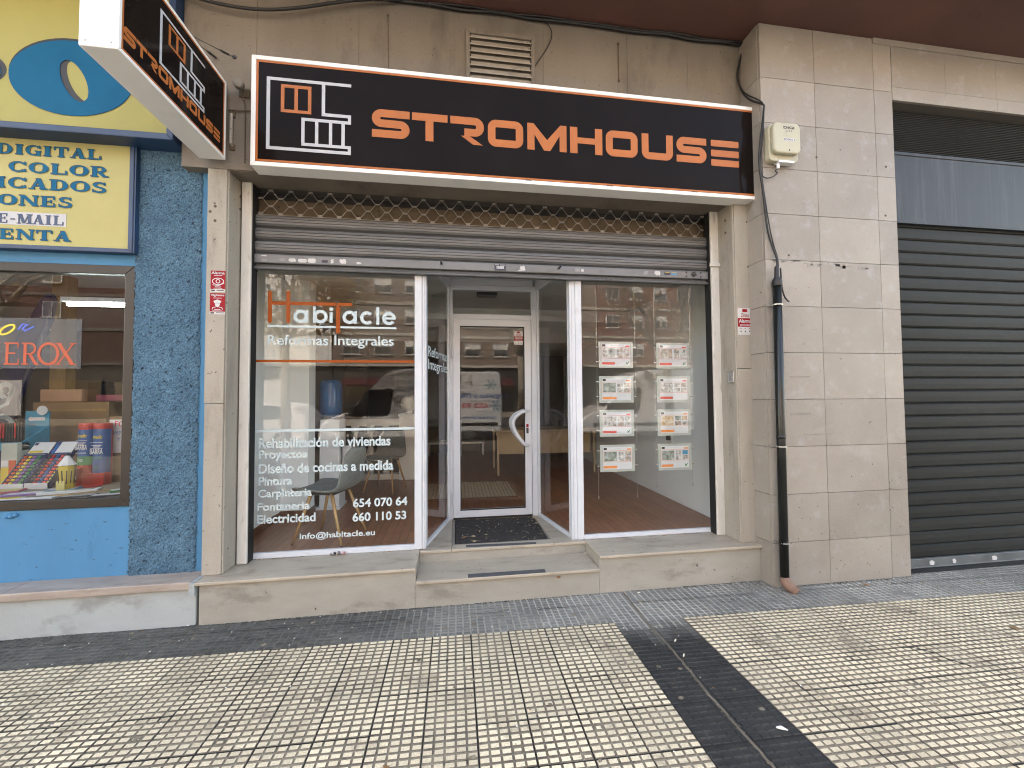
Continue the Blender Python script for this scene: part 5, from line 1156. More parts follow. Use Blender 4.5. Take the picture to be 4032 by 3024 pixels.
# property cards on steel wires
YC = 3.462
wx = [(1.276, 1.643, 3.47, .62), (1.836, 2.192, 3.47, .70)]
for i, (a, b, y, zb) in enumerate(wx):
    for x, side in ((a, 'left'), (b, 'right')):
        mb = MB(); mb.tube([(x, y, zb), (x, y, 2.78)], .0011, 5); mb.lathe([(.004, -.012), (.004, .012)], (x, y, zb), 8)
        tag(obj('hanging_wire', mb, 'zinc'), 'thin steel wire holding the %s edge of the %s column of property cards' % (side, ('inner', 'outer')[i]), 'wire')
CARDS = [(1.291, 2.026, 'photo_b', 'banner_red', 'top card of the left column, pale room photos above a red banner', 0, False),
         (1.291, 1.710, 'photo_d', 'banner_orange', 'second card of the left column, dark photos above an orange banner', 1, False),
         (1.291, 1.403, 'photo_b', 'banner_red', 'third card of the left column, grey kitchen photos above a red banner', 2, True),
         (1.291, 1.087, 'photo_d', 'banner_orange', 'bottom card of the left column, greenish main photo above an orange banner', 3, False),
         (1.849, 2.022, 'photo_a', 'banner_red', 'top card of the right column, brown room photos above a red banner', 4, False),
         (1.849, 1.708, 'photo_b', 'banner_red', 'second card of the right column, hazy main photo above a red banner', 5, False),
         (1.849, 1.401, 'photo_c', 'banner_orange', 'third card of the right column, warm yellow room photos above an orange banner', 6, False),
         (1.849, 1.083, 'photo_d', 'banner_orange', 'bottom card of the right column, building photo and seaside photo above an orange banner', 7, True)]
rc = random.Random(9)
for (x, zt, ph, bn, lab, k, last) in CARDS:
    w_, h_ = .3285, .242; z = zt - h_
    c = thing('property_card', lab, 'display card', (x + w_ / 2, YC, z), 'property cards hanging in the right window')
    mb = MB(); mb.box(x, x + w_, YC, YC + .005, z, zt); obj('holder', mb, 'acrylic', c)
    sx0, sx1, sz0, sz1 = x + .028, x + w_ - .027, z + .022, zt - .021
    obj('sheet', B(sx0, sx1, YC - .0012, YC, sz0, sz1), 'paper', c)
    y1 = YC - .0012; y0 = y1 - .0008; W_ = sx1 - sx0; H_ = sz1 - sz0
    def R(a, b, c_, d, yy0=y0, yy1=y1): return B(sx0 + a * W_, sx0 + b * W_, yy0, yy1, sz0 + c_ * H_, sz0 + d * H_)
    obj('picture_border', R(.01, .99, .33, .845), 'banner_red' if bn == 'banner_red' else 'banner_orange', c)
    obj('picture_mount', R(.018, .982, .345, .83, y0 - .0006, y0 - .0001), 'paper', c)
    obj('photo', R(.035, .47, .365, .80, y0 - .0013, y0 - .0007), ph, c)
    cyc = ['photo_a', 'photo_b', 'photo_d', 'photo_c']
    for q, (a, b, c_, d) in enumerate(((.525, .73, .60, .80), (.765, .96, .60, .80), (.525, .73, .365, .565), (.765, .96, .365, .565))):
        obj('photo', R(a, b, c_, d, y0 - .0013, y0 - .0007), 'cyan_print' if (last and k == 7 and q == 1) else cyc[(k + q) % 2 if ph != 'photo_c' else (q + 2) % 4], c)
    obj('logo', R(.02, .13, .875, .975), 'ink_black', c)
    obj('banner', R(.01, .42 + .08 * rc.random(), .045, .16), bn, c)
    obj('tag', R(.83, .975, .865, .925), bn, c)
    mb = MB()
    def tx(a, b, c_, d): mb.box(sx0 + a * W_, sx0 + b * W_, y0, y1, sz0 + c_ * H_, sz0 + d * H_)
    u = .34
    while u < .66: v = u + rc.uniform(.012, .03); tx(u, v, .91, .945); u = v + .008
    u = .12
    while u < .33: v = u + rc.uniform(.01, .03); tx(u, v, .272, .30); u = v + .008
    for q in range(5): tx(.46 + .065 * q, .46 + .065 * q + .03, .268, .305)
    for zz in (.225, .195):
        u = .03
        while u < .80: v = u + rc.uniform(.01, .045); tx(u, v, zz, zz + .012); u = v + .007
    for q in range(4): tx(.46 + .05 * q, .46 + .05 * q + .028, .075, .115)
    obj('print', mb, 'print_grey', c)
    if k in (0, 2, 4, 7):
        mb = MB(); mb.prism([(sx0 + .86 * W_, sz0 + .06 * H_), (sx0 + .90 * W_, sz0 + .06 * H_), (sx0 + .97 * W_, sz0 + .20 * H_), (sx0 + .95 * W_, sz0 + .20 * H_), (sx0 + .89 * W_, sz0 + .12 * H_), (sx0 + .86 * W_, sz0 + .2 * H_)], 'y', y0, y1); obj('mark', mb, 'green_print', c)
    for xx in (x - .014, x + w_ + .014):
        for zz in (zt - .052, zt - .188):
            mb = MB(); mb.lathe([(.0055, -.012), (.0055, .012)], (xx, YC + .004, zz), 10, 'x'); obj('clip', mb, 'zinc', c, smooth=False)

# ================================================================== BLUE SHOP WINDOW AND DISPLAY
bw = thing('shop_window', 'brown framed shop window of the blue stationery shop with a red lettered film', 'shop window', (-2.8, 3.2, .78))
mb = MB(); mb.frame(-4.4, -2.2725, .7775, 2.488, .064, 3.188, 3.232); obj('frame', mb, 'brown_frame', bw, bevel=.004)
obj('pane', MB().quad((-4.36, 3.222, .83), (-2.31, 3.222, .83), (-2.31, 3.222, 2.44), (-4.36, 3.222, 2.44)), 'glass', bw)
obj('lettered_film', MB().quad((-3.9, 3.219, 1.750), (-2.623, 3.219, 1.750), (-2.623, 3.219, 2.103), (-3.9, 3.219, 2.103)), 'decal_film', bw)
def serif2(mb, ch, x, z, w_, h, y):
    def R(a, b, c, d, e=0): mb.box(x + a * w_, x + b * w_, y - .0012 - e, y, z + c * h, z + d * h)
    def D(x0, z0, x1, z1, wd, e): mb.prism([(x + (x0 - wd / 2) * w_, z + z0 * h), (x + (x0 + wd / 2) * w_, z + z0 * h), (x + (x1 + wd / 2) * w_, z + z1 * h), (x + (x1 - wd / 2) * w_, z + z1 * h)], 'y', y - .0012 - e, y)
    if ch == 'E': R(.12, .30, 0, 1); R(0, .95, .93, 1, .0001); R(0, 1, 0, .07, .0001); R(.3, .75, .48, .55, .0001); R(.88, .95, .75, 1, .0002); R(.93, 1, 0, .27, .0002)
    if ch == 'R':
        R(.12, .30, 0, 1); R(0, .55, .93, 1, .0001); R(0, .42, 0, .06, .0001); R(.3, .55, .47, .53, .0001); D(.92, 0, .5, .5, .2, .0003); R(.8, 1.06, 0, .06, .0004)
        mb.ribbon([(x + (.52 + .30 * math.cos(math.radians(a))) * w_, z + (.73 + .235 * math.sin(math.radians(a))) * h) for a in range(-90, 91, 12)], .13 * w_, a=y - .0015, b=y)
    if ch == 'O': mb.ribbon([(x + (.5 + .42 * math.cos(math.radians(a))) * w_, z + (.5 + .47 * math.sin(math.radians(a))) * h) for a in range(0, 360, 12)], .12 * w_, closed=True, a=y - .0012, b=y)
    if ch == 'X': D(.86, 0, .14, 1, .2, 0); D(.10, 0, .88, 1, .09, .0001); R(-.03, .3, .95, 1, .0002); R(.72, 1.02, .95, 1, .0002); R(-.05, .26, 0, .05, .0002); R(.68, 1.05, 0, .05, .0002)
mb = MB()
for ch_, x, w_ in (('X', -3.235, .12), ('E', -3.09, .09), ('R', -2.985, .098), ('O', -2.892, .138), ('X', -2.780, .125)): serif2(mb, ch_, x, 1.776, w_, .155, 3.2185)
obj('lettering', mb, 'decal_red', bw)
mb = MB(); mb.ribbon([(-3.075 + .042 * math.cos(math.radians(a)) + .25 * .03 * math.sin(math.radians(a)), 2.02 + .030 * math.sin(math.radians(a)) + .4 * .04 * math.cos(math.radians(a))) for a in range(0, 360, 15)], .013, closed=True, a=3.2173, b=3.2185); obj('lettering', mb, 'decal_yellow', bw)
mb = MB(); mb.ribbon([(-3.01, 2.02), (-2.985, 2.06), (-2.955, 2.055), (-2.985, 2.03), (-2.97, 2.012), (-2.915, 2.045)], .010, a=3.2173, b=3.2185); obj('lettering', mb, 'decal_blue', bw)
br_ = thing('stationery_room', 'dim room behind the blue shop window with a brown ceiling beam', 'room', (-4, 6, .3))
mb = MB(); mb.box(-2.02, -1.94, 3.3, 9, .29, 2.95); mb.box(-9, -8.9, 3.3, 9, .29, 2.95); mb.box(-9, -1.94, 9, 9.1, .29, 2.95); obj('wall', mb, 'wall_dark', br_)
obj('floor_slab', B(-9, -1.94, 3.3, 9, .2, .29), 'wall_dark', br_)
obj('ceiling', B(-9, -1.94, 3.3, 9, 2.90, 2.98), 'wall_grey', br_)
obj('beam', B(-8.9, -2.02, 5.5, 5.75, 2.70, 2.90), 'skirting', br_)
mb = MB(); mb.box(-3.56, -3.30, 4.12, 4.33, 2.86, 2.90); mb.box(-3.54, -3.32, 4.14, 4.31, 2.855, 2.86); obj('ceiling_hatch', mb, 'brown_frame', br_)
sf = tag(obj('display_shelf', B(-6, -2.30, 3.26, 4.75, .765, .80), 'shelf_board'), 'wooden display shelf behind the brown framed blue shop window', 'shelf')
ft = thing('fluorescent_tube', 'lit white fluorescent tube inside the blue shop window', 'lamp', (-2.85, 3.9, 2.35))
obj('tube', MB().lathe([(.0165, 0), (.0165, .95)], (-3.285, 3.9, 2.353), 14, 'x'), 'tube_light', ft, smooth=True)
obj('batten', B(-3.32, -2.25, 3.87, 3.93, 2.372, 2.41), 'cooler_white', ft)
tag(obj('wooden_post', B(-4.37, -4.22, 5.0, 5.12, .29, 2.9), 'pine'), 'yellowish wooden post deep inside the blue shop', 'post')
# inflatable style board
t = thing('bodyboard', 'tall dark navy board with pale swirls leaning at the left of the blue shop window', 'board', (-4.5, 4.7, .8))
P = [(-4.72, .82), (-4.42, .82), (-4.385, 1.45), (-4.26, 1.86), (-4.10, 2.38), (-4.075, 2.56), (-4.10, 2.63), (-4.15, 2.63), (-4.20, 2.58), (-4.29, 2.38), (-4.55, 1.86), (-4.72, 1.3)]
obj('body', MB().prism(P, 'y', 4.68, 4.74), 'board_navy', t, bevel=.02)
mb = MB()
for cx, cz, r0, a0, a1 in ((-4.47, 1.64, .065, -60, 230), (-4.56, 1.52, .09, 20, 300), (-4.50, 1.28, .11, -30, 200), (-4.60, 1.12, .08, 0, 260)):
    mb.ribbon([(cx + r0 * (1 - .35 * i / 20) * math.cos(math.radians(a0 + (a1 - a0) * i / 20)), cz + r0 * (1 - .35 * i / 20) * math.sin(math.radians(a0 + (a1 - a0) * i / 20))) for i in range(21)], .045, a=4.676, b=4.68)
mb.ribbon([(-4.70, 1.36), (-4.58, 1.42), (-4.45, 1.50), (-4.40, 1.66)], .03, a=4.676, b=4.6795)
obj('swirl', mb, 'board_pale', t)
# cartons
def crate(name, x0, x1, y0, y1, z0, z1, m, label, cat, lid=None):
    o = obj(name, B(x0, x1, y0, y1, z0, z1), m, bevel=.004); tag(o, label, cat)
    obj('seam_tape', B(x0 + .02, x1 - .02, y0 - .0015, y0, (z0 + z1) / 2 - .012, (z0 + z1) / 2 + .012), lid or 'pine', o); return o
crate('carton', -4.064, -3.413, 4.5, 4.74, 1.35, 1.51, 'carton', 'upper brown carton at the back of the blue shop display', 'box')
crate('carton', -3.96, -3.42, 4.48, 4.74, .80, 1.345, 'carton', 'large lower brown carton behind the glue stick display', 'box')
crate('carton', -3.05, -2.72, 4.03, 4.22, .80, 1.378, 'carton', 'tall brown carton with a white paper notice on its front', 'box')
crate('flat_box', -4.025, -3.669, 4.52, 4.72, 1.515, 1.636, 'salmon', 'salmon coloured flat box lying on the upper brown carton', 'box', 'salmon')
o = obj('plastic_tub', B(-3.60, -3.15, 4.5, 4.70, 1.515, 1.705), 'plastic_clear'); tag(o, 'clear plastic tub with pink things beside the salmon box', 'tub'); obj('contents', B(-3.55, -3.2, 4.53, 4.67, 1.52, 1.58), 'pink_print', o); obj('contents', B(-3.26, -3.17, 4.52, 4.6, 1.52, 1.66), 'ink_red', o)
pn = tag(obj('paper_notice', B(-3.042, -2.80, 4.024, 4.0285, 1.058, 1.352), 'paper'), 'white paper notice with red and blue capitals in the blue shop window', 'notice')
mb = MB(); text(mb, 'FOTOS', (-3.0, 4.0235, 1.287), .20, .052, bold=.02); obj('lettering', mb, 'ink_red', pn)
mb = MB(); text(mb, 'IMPRESION', (-3.01, 4.0235, 1.216), .20, .034); text(mb, 'Y MAS', (-2.98, 4.0235, 1.160), .13, .034); obj('lettering', mb, 'ink_blue', pn)
# glue stick display
def gluestick(x0, x1, z1, z0, zl0, zl1, green, label, y):
    cx, r = (x0 + x1) / 2, (x1 - x0) / 2
    t = thing('glue_display', label, 'display', (cx, y, .8))
    obj('stick', MB().lathe([(r * .98, 0), (r, .004), (r, z1 - .8 - .012), (r * .94, z1 - .8)], (cx, y, .8), 28), 'red_plastic', t, smooth=False)
    def wrap(za, zb, m, e):
        mb = MB(); n = 16
        for k in range(n + 1):
            a = PI + PI * k / n; c, s_ = math.cos(a), math.sin(a); mb.V(cx + (r + e) * c, y + (r + e) * s_, za); mb.V(cx + (r + e) * c, y + (r + e) * s_, zb)
        for k in range(n): mb.F((2 * k, 2 * k + 2, 2 * k + 3, 2 * k + 1))
        return obj('label', mb, m, t, norm=False)
    wrap(zl0, zl1, 'blue_print', .0012)
    if green: wrap(zl0, zl0 + .075, 'green_print', .002)
    mb = MB(); h = zl1 - zl0
    yy = y - r - .004
    text(mb, 'BARRA', (cx - .80 * r, yy, zl0 + .43 * h), 1.6 * r, .045, bold=.03); mb.box(cx - .75 * r, cx + .75 * r, yy, yy + .001, zl0 + .69 * h, zl0 + .70 * h); mb.box(cx - .75 * r, cx + .75 * r, yy, yy + .001, zl0 + .555 * h, zl0 + .565 * h)
    mb.box(cx - .6 * r, cx + .6 * r, yy, yy + .001, zl0 + .62 * h, zl0 + .64 * h); mb.box(cx - .4 * r, cx + .4 * r, yy, yy + .001, zl0 + .585 * h, zl0 + .605 * h); obj('lettering', mb, 'sign_white', t)
    mb = MB(); text(mb, 'medio', (cx - .5 * r, yy, zl0 + .78 * h), 1.2 * r, .032, bold=.03, shear=.25); obj('lettering', mb, 'yellow_print', t)
    mb = MB(); text(mb, '20%', (cx - .3 * r, yy - .001, zl0 + .10 * h), .6 * r, .022, bold=.02); mb.box(cx - .7 * r, cx + .7 * r, yy, yy + .001, zl0 + .335 * h, zl0 + .355 * h); obj('lettering', mb, 'green_print' if not green else 'sign_white', t)
    return t
gluestick(-3.215, -3.102, 1.329, .80, .972, 1.275, True, 'left red glue stick display with a blue and green label', 3.96)
gluestick(-3.096, -2.974, 1.327, .80, .905, 1.278, False, 'right red glue stick display with a wholly blue label', 3.955)
t = thing('display_stand', 'red plastic stand with rounded side in front of the glue displays', 'stand', (-3.08, 3.88, .8))
mb = MB(); mb.prism([(3.80, .80), (3.90, .80), (3.90, .955), (3.86, .95), (3.82, .91)], 'x', -3.152, -3.140); mb.box(-3.152, -2.97, 3.885, 3.895, .80, .905); mb.box(-3.21, -2.97, 3.80, 3.89, .80, .81); obj('tray', mb, 'red_plastic', t, bevel=.004)
# tilted pencil racks
def rack(x, y, label, cols, head):
    t = thing('pencil_rack', label, 'pencil rack', (x, y, .8)); A = math.radians(52); ca, sa = math.cos(A), math.sin(A)
    xf = lambda p: Vector((x + p.x, y + p.y * ca - p.z * sa, .815 + p.y * sa + p.z * ca))
    mb = MB(); mb.xf = xf; mb.box(-.08, .085, .0, .44, -.03, .0); mb.box(-.08, -.074, 0, .30, 0, .02); mb.box(.079, .085, 0, .30, 0, .02); obj('tray', mb, 'navy_print', t)
    mb = MB(); mb.box(x - .08, x + .085, y - .016, y - .010, .80, .848); obj('front_strip', mb, 'sign_white', t)
    mb = MB(); mb.xf = xf; mb.box(-.075, .08, .305, .43, .001, .006); hd = obj('header_card', mb, 'sign_white', t)
    mb = MB(); mb.xf = xf; mb.box(-.07, .03, .325, .345, .006, .008) if head else mb.box(-.075, -.045, .305, .43, .006, .008); obj('print', mb, 'yellow_print' if head else 'blue_print', hd)
    mb = MB(); mb.xf = xf; mb.box(-.07, -.045, .40, .425, .0065, .0085); mb.box(-.075, .08, .306, .318, .006, .0085); obj('print', mb, 'navy_print', hd)
    rq = random.Random(int(-x * 100))
    for k, c in enumerate(cols):
        mb = MB(); mb.xf = xf; xx = -.062 + k * .0335
        for r_ in range(9): mb.box(xx - .011, xx + .011, .025 + r_ * .031, .025 + r_ * .031 + .017, .002, .014)
        obj('pencil_row', mb, c, t)
    return t
rack(-3.585, 3.83, 'tilted rack of bright felt tip pens, left of the two racks', ['decal_red', 'yellow_print', 'purple_print', 'green_print'], True)
rack(-3.42, 3.84, 'tilted rack of red and blue pencils, right of the two racks', ['black_plastic', 'red_plastic', 'blue_print', 'banner_red', 'yellow_print'][:5], False)
t = thing('pencil_pot', 'pot shaped like a giant yellow pencil with a white cone tip', 'pencil pot', (-3.11, 3.72, .8))
obj('barrel', MB().lathe([(.045, 0), (.048, .02), (.048, .20), (.044, .205)], (-3.112, 3.725, .80), 8), 'yellow_print', t)
obj('cone', MB().lathe([(.058, .205), (.052, .21), (.012, .28)], (-3.112, 3.725, .80), 8), 'sign_white', t)
obj('tip', MB().lathe([(.012, .28), (.003, .30)], (-3.112, 3.725, .80), 8), 'ink_black', t)
mb = MB(); rq = random.Random(6)
for k in range(14):
    a = 2 * PI * k / 14; mb.tube([(-3.112 + .05 * math.cos(a), 3.725 + .05 * math.sin(a), .86), (-3.112 + .062 * math.cos(a), 3.725 + .062 * math.sin(a), .95 + rq.uniform(0, .02))], .004, 6)
obj('pencils', mb, 'ink_black', t)
obj('label', B(-3.142, -3.082, 3.672, 3.676, .815, .885), 'sign_yellow_pale', t)
t = thing('pen_display', 'light blue cardboard pen display with a round white badge', 'display', (-3.87, 4.2, .8))
mb = MB(); mb.box(-3.885, -3.697, 4.24, 4.25, 1.10, 1.432); obj('back_card', mb, 'cyan_print', t)
mb = MB(); mb.prism([(4.02, 1.15), (4.02, 1.17), (4.24, 1.29), (4.24, 1.10)], 'x', -3.71, -3.70); mb.box(-4.0, -3.70, 4.02, 4.03, 1.13, 1.168); mb.box(-4.0, -3.70, 4.02, 4.24, 1.10, 1.13); obj('tray', mb, 'cyan_print', t)
obj('badge', MB().lathe([(.043, 0), (.043, .004)], (-3.742, 4.225, 1.437), 20, 'y'), 'sign_white', t)
mb = MB()
for k in range(9): mb.box(-3.97 + k * .022, -3.957 + k * .022, 4.1, 4.112, 1.14, 1.33)
obj('pens', mb, 'ink_black', t)
mb = MB()
for k in (1, 2, 6): mb.box(-3.97 + k * .022, -3.957 + k * .022, 4.098, 4.1, 1.20, 1.33)
obj('pens', mb, 'red_plastic', t)
mb = MB(); mb.box(-3.86, -3.80, 4.24, 4.2415, 1.3, 1.31); mb.xf = None; mb.lathe([(.02, 0), (.02, .001)], (-3.84, 4.238, 1.36), 12, 'y'); mb.box(-3.85, -3.73, 4.2375, 4.2395, 1.345, 1.375); obj('print', mb, 'sign_white', t)
t = thing('display_column', 'pale green and orange cardboard column under the pen display', 'display', (-3.76, 4.0, .8))
obj('upper_panel', B(-3.815, -3.70, 3.98, 4.08, .96, 1.165), 'acrylic', t); obj('lower_panel', B(-3.815, -3.70, 3.98, 4.08, .80, .96), 'yellow_print', t); obj('label', B(-3.81, -3.76, 3.976, 3.98, .97, 1.02), 'sign_white', t); obj('label', B(-3.755, -3.705, 3.976, 3.98, .90, 1.02), 'decal_red', t)
# flat goods on the shelf
def flat(name, x, y, w_, d, h, rz, m, label, cat, top=None):
    o = obj(name, B(-w_ / 2, w_ / 2, -d / 2, d / 2, 0, h), m, bevel=.002); o.location = (x, y, .80); o.rotation_euler = (0, 0, rz); tag(o, label, cat)
    if top:
        mb = MB(); mb.box(-w_ * .42, w_ * .42, -d * .38, d * .38, h, h + .001); q = obj('cover', mb, top, None); q.parent = o
    return o
flat('notebook', -3.58, 3.74, .26, .16, .012, .35, 'pink_print', 'pink edged notebook with a yellow cover, far left on the shelf', 'notebook', 'sign_yellow_pale')
flat('notebook', -3.29, 3.62, .27, .10, .012, .3, 'purple_print', 'purple notebook with a pale cover lying on the shelf', 'notebook', 'sign_white')
flat('ruler_case', -3.0, 3.62, .36, .06, .022, .22, 'sign_white', 'clear white ruler case lying before the pencil pot', 'case', 'acrylic')
flat('pencil_case', -3.14, 3.73, .20, .10, .015, .2, 'cyan_print', 'light blue blister pack lying behind the ruler case', 'pack', 'sign_white')
flat('wooden_ruler', -2.78, 3.66, .42, .035, .006, .55, 'pine', 'wooden ruler slanting across the right of the shelf', 'ruler')
flat('wooden_ruler', -2.95, 3.55, .30, .028, .006, .5, 'beech', 'second wooden ruler, nearer the glass on the shelf', 'ruler')
flat('scissors_pack', -2.82, 3.47, .22, .06, .010, .25, 'label_dark', 'dark blister pack lying close to the glass', 'pack', 'acrylic')
flat('marker_pack', -2.60, 3.46, .24, .06, .012, .2, 'black_plastic', 'black pack with a white label in the right front corner', 'pack', 'sign_white')
flat('eraser_pack', -3.05, 3.43, .20, .05, .012, .12, 'sign_white', 'white pack with a grey cover against the glass', 'pack', 'print_grey')
flat('card_pack', -3.28, 3.45, .22, .06, .010, .1, 'sign_white', 'yellow topped pack against the glass at left', 'pack', 'yellow_print')
flat('notepad', -2.66, 3.62, .10, .08, .014, .7, 'green_print', 'small green notepad near the right end of the shelf', 'notepad', 'sign_white')

# ================================================================== LITTER
def leaf(x, y, z, s, rz, label, m='leaf_brown', curl=.25):
    pr = [(0, 0), (.16, .30), (.36, .34), (.30, .55), (.52, .78), (.16, .80), (0, 1.1), (-.16, .80), (-.50, .74), (-.30, .52), (-.38, .30), (-.15, .28)]
    mb = MB(); c = mb.V(0, .5, .06)
    ids = [mb.V(px_, py_, curl * (px_ * px_ + .4 * (py_ - .5) ** 2) + .02) for px_, py_ in pr]
    for k in range(len(ids)): mb.F((c, ids[k], ids[(k + 1) % len(ids)]))
    mb.tube([(0, 0, .02), (.03, -.25, .05), (.0, -.42, .04)], .012, 4)
    o = obj('fallen_leaf', mb, m, norm=False); o.location = (x, y, z); o.scale = (s, s, s); o.rotation_euler = (rs.uniform(-.1, .1), rs.uniform(-.1, .1), rz)
    tag(o, label, 'leaf', 'fallen leaves'); return o
ml = [(.075, 3.62, .062, 'brown pointed leaf near the left front of the doormat'), (.13, 3.60, .05, 'curled tan leaf touching the brown pointed leaf on the doormat'), (.775, 4.02, .075, 'big yellowish leaf in the back right corner of the doormat'), (.76, 3.86, .06, 'yellow leaf against the right rim of the doormat'),
      (.145, 3.50, .045, 'tan leaf close to the front edge of the doormat at left'), (.29, 3.62, .035, 'small pale leaf at the middle of the doormat')]
for k, (x, y, s, lab) in enumerate(ml): leaf(x, y, .292, s, rs.uniform(0, 6), lab, 'leaf_pale' if k > 0 else 'leaf_brown')
mb = MB()
for k in range(75):
    x, y = rs.uniform(.01, .79), rs.uniform(3.45, 4.11); a = rs.uniform(0, PI); L_, W2 = rs.uniform(.006, .026), rs.uniform(.002, .006)
    u = Vector((math.cos(a), math.sin(a), 0)); v = Vector((-u.y, u.x, 0)); c = Vector((x, y, .2915))
    mb.quad(*[tuple(c + u * (L_ * i) + v * (W2 * j) + Vector((0, 0, .003 * rs.random()))) for i, j in ((-1, 0), (0, -1), (1, 0), (0, 1))])
struct(obj('leaf_crumbs', mb, 'leaf_pale', norm=False), 'stuff')
leaf(3.28, 2.80, .002, .055, 1.2, 'brown leaf on the pavement by the stone pillar foot')
leaf(3.60, 2.12, .002, .06, .3, 'reddish leaf on the cream tiles at right')
leaf(.79, 3.016, .155, .04, 2.4, 'dark leaf stuck on the front of the doorstep', 'leaf_brown')
leaf(-.27, 1.76, .002, .034, 2.0, 'orange leaf at the bottom edge of the pavement', 'leaf_brown')
leaf(-1.18, 3.352, .292, .022, 1.0, 'tiny brown leaf on the left marble ledge', 'leaf_brown')
leaf(1.06, 3.46, .292, .035, .6, 'small brown leaf on the landing beside the right post', 'leaf_brown')
leaf(-.17, 3.55, .292, .028, .6, 'tiny dark leaf on the landing left of the doormat', 'leaf_brown')
mb = MB(); mb.tube([(1.452, 1.690, .004), (1.470, 1.682, .007), (1.492, 1.668, .004)], [.003, .008, .002], 7); tag(obj('feather', mb, 'feather', smooth=True), 'small white feather on the black pavement stripe', 'feather')
for k, (x, y, a, lab) in enumerate(((1.345, 2.36, .8, 'white cigarette butt by the pavement seam, upper one'), (1.318, 2.22, .9, 'white cigarette butt by the pavement seam, lower one'), (1.395, 2.975, .2, 'cigarette butt against the plinth beside the seam'), (1.075, 3.30, .3, 'cigarette butt in the corner of the doorstep'))):
    z = .2 if k == 3 else .003
    mb = MB(); mb.tube([(x, y, z), (x + .024 * math.cos(a), y + .024 * math.sin(a), z)], .0035, 7); tag(obj('cigarette_butt', mb, 'butt'), lab, 'cigarette butt')
wp = thing('sweet_wrapper', 'crumpled silver and red wrapper on the left marble ledge', 'wrapper', (-.92, 3.35, .29))
def crumple(x, y, z, sx, sy, sz, m, seed):
    q = random.Random(seed); mb = MB(); n = 9
    for i in range(n + 1):
        for j in range(5):
            mb.V(x + sx * (i / n - .5), y + sy * (j / 4 - .5), z + q.uniform(0, sz))
    for i in range(n):
        for j in range(4): a = i * 5 + j; mb.F((a, a + 5, a + 6, a + 1))
    return obj('foil', mb, m, wp, norm=False)
crumple(-.945, 3.352, .293, .075, .03, .022, 'zinc', 1); crumple(-.93, 3.352, .297, .045, .028, .02, 'ink_black', 2); crumple(-.878, 3.35, .293, .038, .032, .026, 'foil_red', 3)
mb = MB()
for k in range(420):                                   # grit, dried gum and dirt on the ground
    x = rs.uniform(-2.6, 5.0); y = 3.0 - abs(rs.gauss(0, .5)) if rs.random() < .6 else rs.uniform(1.1, 3.0); r = rs.uniform(.001, .0045)
    if y < 1.0: continue
    mb.mi = 0 if rs.random() < .6 else 1; mb.lathe([(r, 0), (r * .7, r * .6)], (x, y - .022 * x, .0005), 5)
struct(obj('grit', mb, ['feather', 'leaf_brown']), 'stuff')
mb = MB()
for k in range(70):                                    # dirt caught along the glass bottom rails
    s_ = rs.random() < .5; x = rs.uniform(-1.56, -.35) if s_ else rs.uniform(1.12, 2.3); L_ = rs.uniform(.004, .025)
    mb.tube([(x, 3.364 + rs.uniform(-.02, .0), .2925), (x + L_ * rs.uniform(.3, 1), 3.362 + rs.uniform(-.02, .0), .2935)], rs.uniform(.0008, .002), 5)
struct(obj('ledge_dirt', mb, 'leaf_brown'), 'stuff')
